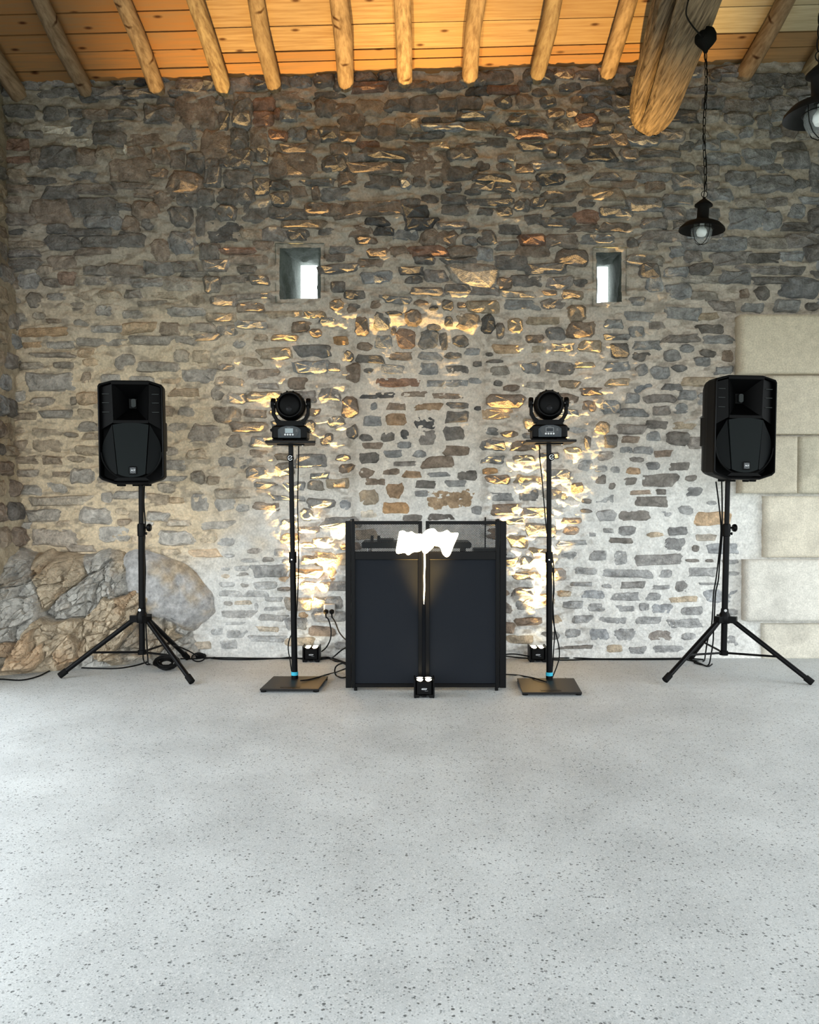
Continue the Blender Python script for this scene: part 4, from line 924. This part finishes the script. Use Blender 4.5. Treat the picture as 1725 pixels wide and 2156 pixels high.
# ================================================================== BATTERY UPLIGHTS
def uplight(loc, label, power, aim, parts=True, size=46, yaw=0):
    t = empty('uplight', loc, (0, 0, yaw)); tag(t, label, 'uplight', 'small black battery uplights')
    w, d, h = .142, .125, .128
    body = MB().box((0,0,.068), (w*.86, d*.86, .108), bev=.012).build('housing', M['black'], t)
    for sx in (-1, 1):
        side = MB().prism([(sx*.060,0),(sx*.060,h),(sx*.071,h+.004),(sx*.071,.01),(sx*.068,0)], -d/2, d/2); side.build('side_rail', M['black'], t)
        for sy in (-1, 1): MB().box((sx*.052, sy*.048, .011), (.036,.026,.022), bev=.004).build('foot', M['rubber'], t)
    MB().box((0,-.052,.012), (.03,.02,.012)).build('foot_clip', M['black'], t)
    for sx in (-1, 1):
        for sy in (-1, 1):
            MB().lathe([(.023,.112),(.024,.121),(.020,.1225),(0,.1235)], (sx*.028, sy*.028, 0), 18).build('lens', M['lens'], t, True)
    mb = MB(); ring(mb, .002, -.0548, .060, .021, .0075, .0010, .3, 5.2, 22); lg = mb.build('emblem', M['grey_print'], t)
    mb = MB()
    for k in range(6): mb.box((-.014+k*.0058, -.0548, .0605+(k % 2)*.0006), (.0046,.001,.0052))
    mb.build('emblem_script', M['white_print'], lg)
    mb = MB()
    for k in range(6): mb.box((.006+k*.0036, -.0548, .0475), (.0026,.001,.0028))
    mb.build('emblem_line', M['grey_print'], lg)
    l = bpy.data.lights.new('uplight_beam', 'SPOT'); l.energy = power; l.color = PAR_COL; l.spot_size = r_(size); l.spot_blend = 1.0; l.shadow_soft_size = .03
    lo = bpy.data.objects.new('uplight_beam', l); COL.objects.link(lo); lo.parent = t; lo.location = (0, 0, .138)
    lo.rotation_euler = (math.pi+aim[0], aim[1], 0)
    return t
uL = fl(657, 1391); uR = fl(1131.5, 1392); uF = fl(893.5, 1470)
uplight((uL.x, 7.105, 0), 'small black uplight at the wall foot below the wall socket', PAR_POWER, (r_(-2), r_(0)))
uplight((uR.x, 7.105, 0), 'small black uplight at the wall foot right of the booth', PAR_POWER, (r_(-2), r_(0)))
uplight((uF.x, uF.y+.062, 0), 'small black uplight standing in front of the booth', FRONT_POWER, (r_(-2), 0), size=38)
# ================================================================== PENDANT LAMPS
link_mesh = None
def pendant(X, Y, canopy_z, ring_z, s, label, tilt, canopy=True):
    global link_mesh
    t = empty('pendant_lamp', (X, Y, canopy_z)); tag(t, label, 'pendant lamp', 'black fisherman pendant lamps')
    L = canopy_z-ring_z
    MB().lathe([(0,-.115),(.012,-.112),(.018,-.095),(.05,-.06),(.068,-.035),(.068,.0),(.055,.03),(0,.04)], n=24).build('canopy', M['lamp_black'], t, True)
    if link_mesh is None:
        P = []
        for k in range(14):
            a = 2*math.pi*k/14; P.append((.0105*math.cos(a), 0, .030*math.sin(a)*(1 if abs(math.sin(a)) < .9 else .96)))
        lk = MB().tube(P, .0028, 6, closed=True).build('chain_link', M['lamp_black'], t, True); link_mesh = lk.data; bpy.data.objects.remove(lk)
    n = int((L-.12)/.0505)
    for k in range(n):
        o = bpy.data.objects.new('chain_link', link_mesh); COL.objects.link(o); o.parent = t
        o.location = (.006*math.sin(k*.5), 0, -.135-k*(L-.13)/n); o.rotation_euler = (0, .08*math.sin(k), (k % 2)*math.pi/2+.4)
    MB().tube(spline([(.0,.004,-.11)]+[(.010*math.sin(k*1.1), .008*math.cos(k*1.3), -.12-k*(L-.1)/9) for k in range(10)], 4), .0032, 6).build('flex', M['cable'], t, True)
    b = empty('lantern', (0,0,-L), (0, tilt, 0), parent=t)
    k = s
    mb = MB(); ring(mb, 0, 0, -.0, .020*k, .021*k, .0024*k); mb.build('hanging_ring', M['lamp_black'], b, True)
    MB().lathe([(0,-.018*k),(.008*k,-.02*k),(.010*k,-.03*k),(.030*k,-.045*k),(.056*k,-.068*k),(.057*k,-.076*k),(.040*k,-.085*k),(.037*k,-.09*k),(.037*k,-.150*k),(.044*k,-.168*k),(.050*k,-.172*k),
        (.075*k,-.178*k),(.115*k,-.195*k),(.142*k,-.222*k),(.146*k,-.236*k),(.140*k,-.232*k),(.110*k,-.206*k),(.07*k,-.192*k),(.03*k,-.188*k)], n=36).build('shade', M['lamp_black'], b, True)
    MB().lathe([(.050*k,-.190*k),(.058*k,-.205*k),(.067*k,-.235*k),(.066*k,-.262*k),(.055*k,-.292*k),(.035*k,-.313*k),(.0,-.321*k)], n=28).build('glass_globe', M['glass'], b, True)
    MB().lathe([(.014*k,-.19*k),(.015*k,-.212*k),(.031*k,-.232*k),(.034*k,-.25*k),(.026*k,-.27*k),(0,-.278*k)], n=22).build('bulb', M['bulb'], b, True)
    mb = MB()
    for a in (0.4, 0.4+math.pi/2):
        mb.tube([(math.cos(a)*rr*k, math.sin(a)*rr*k, z*k) for rr, z in ((.071,-.20),(.072,-.24),(.068,-.27),(.05,-.305),(.02,-.326),(-.02,-.326),(-.05,-.305),(-.068,-.27),(-.072,-.24),(-.071,-.20))], .0022*k, 6)
    mb.tube([(.0725*k*math.cos(a), .0725*k*math.sin(a), -.228*k) for a in np.linspace(0, 2*math.pi, 28, endpoint=False)], .0022*k, 6, closed=True)
    mb.build('wire_guard', M['lamp_black'], b, True)
    return t
c1 = at(1491, 88, 5.6); r1 = at(1488, 409, 5.6)
pendant(c1.x-.015, 5.6, BZ-.185, r1.z, 1.0, 'black pendant lamp hanging whole in view from the oak beam', .07)
p2 = at(1728, 108, 3.45)
pendant(p2.x, 3.45, BZ-.14, p2.z-.02, 1.0, 'black pendant lamp cut off by the right edge of the picture', -.03)
o = MB().tube(spline([at(1489, 82, 5.6), at(1474, 72, 5.5), at(1455, 50, 5.38), at(1445, 28, 5.25), at(1450, 0, 5.08)], 6), .005, 8).build('lamp_wire', M['cable'], None, True)
o.location = (0,0,0); tag(o, 'thin black wire curving from the pendant canopy along the oak beam', 'wire')
# ================================================================== WALL SOCKET, PLUGS
sk = at(694, 1284, WY-.05); so = empty('wall_socket', (sk.x, WY-.02, sk.z)); tag(so, 'grey double power socket on the wall beside the booth', 'power socket')
MB().box((0,-.02,0), (.095,.05,.10), bev=.006).build('socket_plate', M['socket'], so)
MB().box((0,-.047,.042), (.08,.006,.008)).build('socket_lid', M['socket'], so)
def plug(dx, label):
    p = empty('power_plug', (sk.x+dx, WY-.065, sk.z-.012)); tag(p, label, 'plug')
    MB().lathe([(0,0),(.020,-.001),(.021,-.02),(.015,-.045),(.0,-.048)], (0,0,0), 16, 'y').build('plug_body', M['rubber'], p, True)
    MB().cyl((0,-.03,-.01), (.004,-.035,-.05), .007, .005, 10).build('strain_relief', M['rubber'], p, True)
    return p
plug(-.028, 'left round black plug in the wall socket'); plug(.022, 'right black plug in the wall socket')
# ================================================================== CABLES
CRAD = .0056
def cable(name, pts, label, r=CRAD, k=7, group=None):
    q = spline(pts, k); o0 = sum(q, Vector())/len(q); o0.z = 0
    o = MB().tube([p-o0 for p in q], r, 7).build(name, M['cable'], None, True); o.location = o0
    tag(o, label, 'cable', group); return o
z0 = CRAD
def FL(*pp): return [fl(x, y, z0) for x, y in pp]
cable('cable', FL((-60,1430),(0,1430),(45,1432),(80,1424),(108,1411),(135,1405),(200,1407),(250,1407),(290,1400),(318,1391),(345,1386)), 'long black cable on the floor along the bedrock foot')
def pole_cable(pole, items, label, r=CRAD): return cable('cable', items, label, r)
pole_cable(CL, [at(304,1019,6.60), at(303,1060,6.60), at(306,1105,6.59), at(304,1150,6.59), at(306,1200,6.60), at(305,1260,6.58), at(307,1310,6.55), at(309,1350,6.55), at(311,1380,6.5), fl(314,1398,z0), fl(330,1390,z0), fl(345,1383,z0)], 'black cable running down the left tripod pole to the floor')
pole_cable(CL, [at(302,1370,6.75), at(302,1388,6.6), fl(310,1399,z0), fl(340,1401,z0), fl(368,1399,z0), fl(378,1392,z0), fl(370,1386,z0)], 'short cable loop on the floor below the left tripod')
# coil of spare cable hanging on the left tripod's rear leg
pts = []
cc = fl(352, 1391); cc = Vector((at(352,1377,6.75).x, 6.75, 0))
for k in range(13*16+1):
    a = 2*math.pi*k/16; w_ = k/16
    pts.append((cc.x+(.074+.026*math.sin(w_*2.3))*math.cos(a), cc.y-.02+.02*math.sin(w_*3)+.035*math.sin(a), .062+.034*math.sin(a)*(1+.3*math.sin(w_*2.9))+.012*math.sin(w_*1.7)))
o0 = Vector((cc.x, cc.y, 0)); o = MB().tube([Vector(p)-o0 for p in pts], .0062, 6).build('cable_coil', M['cable'], None, True); o.location = o0
tag(o, 'tight coil of black cable lying under the left tripod', 'cable coil')
cable('cable', [at(365,1359,6.75), at(378,1362,6.85), at(392,1368,6.95), at(404,1374,7.0), fl(420,1383,z0+.01), fl(440,1384.5,z0), fl(480,1385,z0), fl(540,1386,z0), fl(600,1386,z0), fl(645,1386,z0)], 'upper black cable along the wall foot left of the booth')
cable('cable', [fl(380,1387,z0), fl(410,1387,z0), fl(435,1385,z0), fl(470,1388,z0), fl(530,1388.5,z0), fl(590,1386,z0), fl(612,1384,z0+.02), fl(640,1388,z0)], 'lower black cable along the wall foot left of the booth')
pts = [fl(452,1384,z0+.004)] ; cq = Vector((at(418,1375,7.02).x, 7.02, .045))
for k in range(24): a = -.3+2*math.pi*k/16; pts.append(Vector((cq.x+.055*math.cos(a), cq.y+.015*math.sin(a), cq.z+.032*math.sin(a)+.002*k/16)))
cable('cable', pts, 'small curl of black cable at the wall foot beside the bedrock', k=3)
MBx = MB().box((0,0,.018), (.085,.045,.036), .4, bev=.008); o = MBx.build('cable_plug', M['rubber'], None); o.location = fl(423, 1386); tag(o, 'black connector lying on the floor at the wall foot', 'plug')
# socket leads
cable('cable', [Vector((sk.x-.026, WY-.10, sk.z-.055)), at(692,1305,7.13), at(697,1325,7.12), at(696,1345,7.10), at(688,1362,7.08), at(677,1372,7.06)], 'lead from the left plug down to the uplight')
cable('cable', [Vector((sk.x+.026, WY-.10, sk.z-.055)), at(706,1310,7.05), at(714,1330,6.8), at(724,1343,6.5), at(731,1348,6.30)], 'lead from the right plug to the booth')
# tangle left of the booth
cable('cable', [fl(676,1388,z0), fl(700,1386,z0), fl(716,1392,z0), fl(726,1398,z0+.01), at(736,1404,6.5)], 'cable from the uplight into the booth, outer strand')
cable('cable', [fl(676,1385,z0), fl(690,1384,z0), fl(705,1388,z0), fl(720,1392,z0+.02), at(734,1398,6.55)], 'cable from the uplight into the booth, inner strand')
cable('cable', [at(734,1360,6.45), at(718,1370,6.5), at(704,1382,6.6), fl(696,1388,z0), fl(706,1392,z0), fl(722,1395,z0), at(736,1402,6.48)], 'hooked cable hanging beside the left booth edge')
cable('cable', [at(736,1396,6.42), at(722,1396,6.42), at(709,1402,6.42), at(705,1412,6.42), fl(708,1422,z0), fl(720,1427,z0), fl(736,1424,z0)], 'round cable loop beside the left booth edge')
cable('cable', [fl(633,1433,.045), fl(650,1431,.034), fl(670,1426,.034), fl(690,1420,z0), fl(706,1416,z0), at(722,1410,6.4), at(738,1404,6.4)], 'cable from the left light stand base to the booth')
# moving head leads
def dn(pp): return [at(x, y, Y) for x, y, Y in pp]
yl = SL.y
cable('cable', dn([(629,932,yl+.10),(629,960,yl+.08),(628,1000,yl+.05),(627,1060,yl+.04),(628,1120,yl+.04),(629,1170,yl+.04),(628,1230,yl+.04),(625,1290,yl+.04),(622,1320,yl+.04),(610,1345,yl+.05),(607,1365,yl+.05),(611,1390,yl+.04),(614,1412,yl+.03),(617,1422,yl+.02)]), 'black lead running down the left light stand pole', .0045)
yr = SR.y
cable('cable', dn([(1136,935,yr+.10),(1137,965,yr+.06),(1141,1000,yr+.05),(1146,1060,yr+.045),(1153,1130,yr+.05),(1165,1180,yr+.04),(1166,1230,yr+.03),(1165,1280,yr+.03),(1168,1330,yr+.03),(1166,1370,yr+.03),(1164,1400,yr+.03),(1162,1425,yr+.02)]), 'black lead running down the right light stand pole', .0045)
cable('cable', dn([(1163,1190,yr+.03),(1167,1240,yr+.02),(1163,1290,yr+.03),(1170,1330,yr+.03),(1177,1360,yr+.04),(1178,1383,yr+.04),(1172,1405,yr+.03),(1163,1427,yr+.02)]), 'slack lead bowed out from the right light stand pole', .0045)
cable('cable', [at(1062,1420,6.2), fl(1085,1421,z0), fl(1105,1424,z0), fl(1125,1428,.036), fl(1145,1434,.036), fl(1151,1436,.04)], 'cable from the booth to the right light stand base')
cable('cable', [at(1060,1379,6.9), at(1075,1377,7.0), at(1092,1378,7.05), at(1115,1382,7.08)], 'upper strand from the booth to the right uplight')
cable('cable', [at(1060,1381,6.9), fl(1078,1383,.03), fl(1095,1385,z0), fl(1116,1386,z0)], 'lower strand from the booth to the right uplight')
cable('cable', FL((1148,1387),(1180,1385.5),(1215,1385.5),(1260,1387.2),(1330,1387),(1400,1386.6),(1450,1386.4),(1482,1389)), 'upper black cable along the wall foot right of the booth')
cable('cable', FL((1148,1388.5),(1180,1389.5),(1205,1389.5),(1240,1388.5),(1320,1388.6),(1390,1388.5),(1440,1388.5),(1470,1395),(1490,1403),(1500,1398)), 'lower black cable along the wall foot right of the booth')
for k, (dx, lab) in enumerate(((-4, 'left of the twin cables beside the right tripod pole'), (3, 'right of the twin cables beside the right tripod pole'))):
    yy = CR.y+.02
    cable('cable', dn([(1508+k*12,1014,yy+.02),(1514+k*7,1060,yy),(1518+k*3,1100,yy),(1518+k*3,1130,yy),(1513+k*3,1180,yy),(1508+k*5,1220,yy),(1503+k*4,1250,yy),(1501+k*4,1290,yy),(1498+k*5,1320,yy+.05),(1490+k*12,1350,yy+.1),(1486+k*12,1376,yy+.1)])+[fl(1482+k*10,1392+k*8,z0), fl(1465+k*10,1391+k*8,z0), fl(1452+k*10,1389+k*6,z0)], lab)
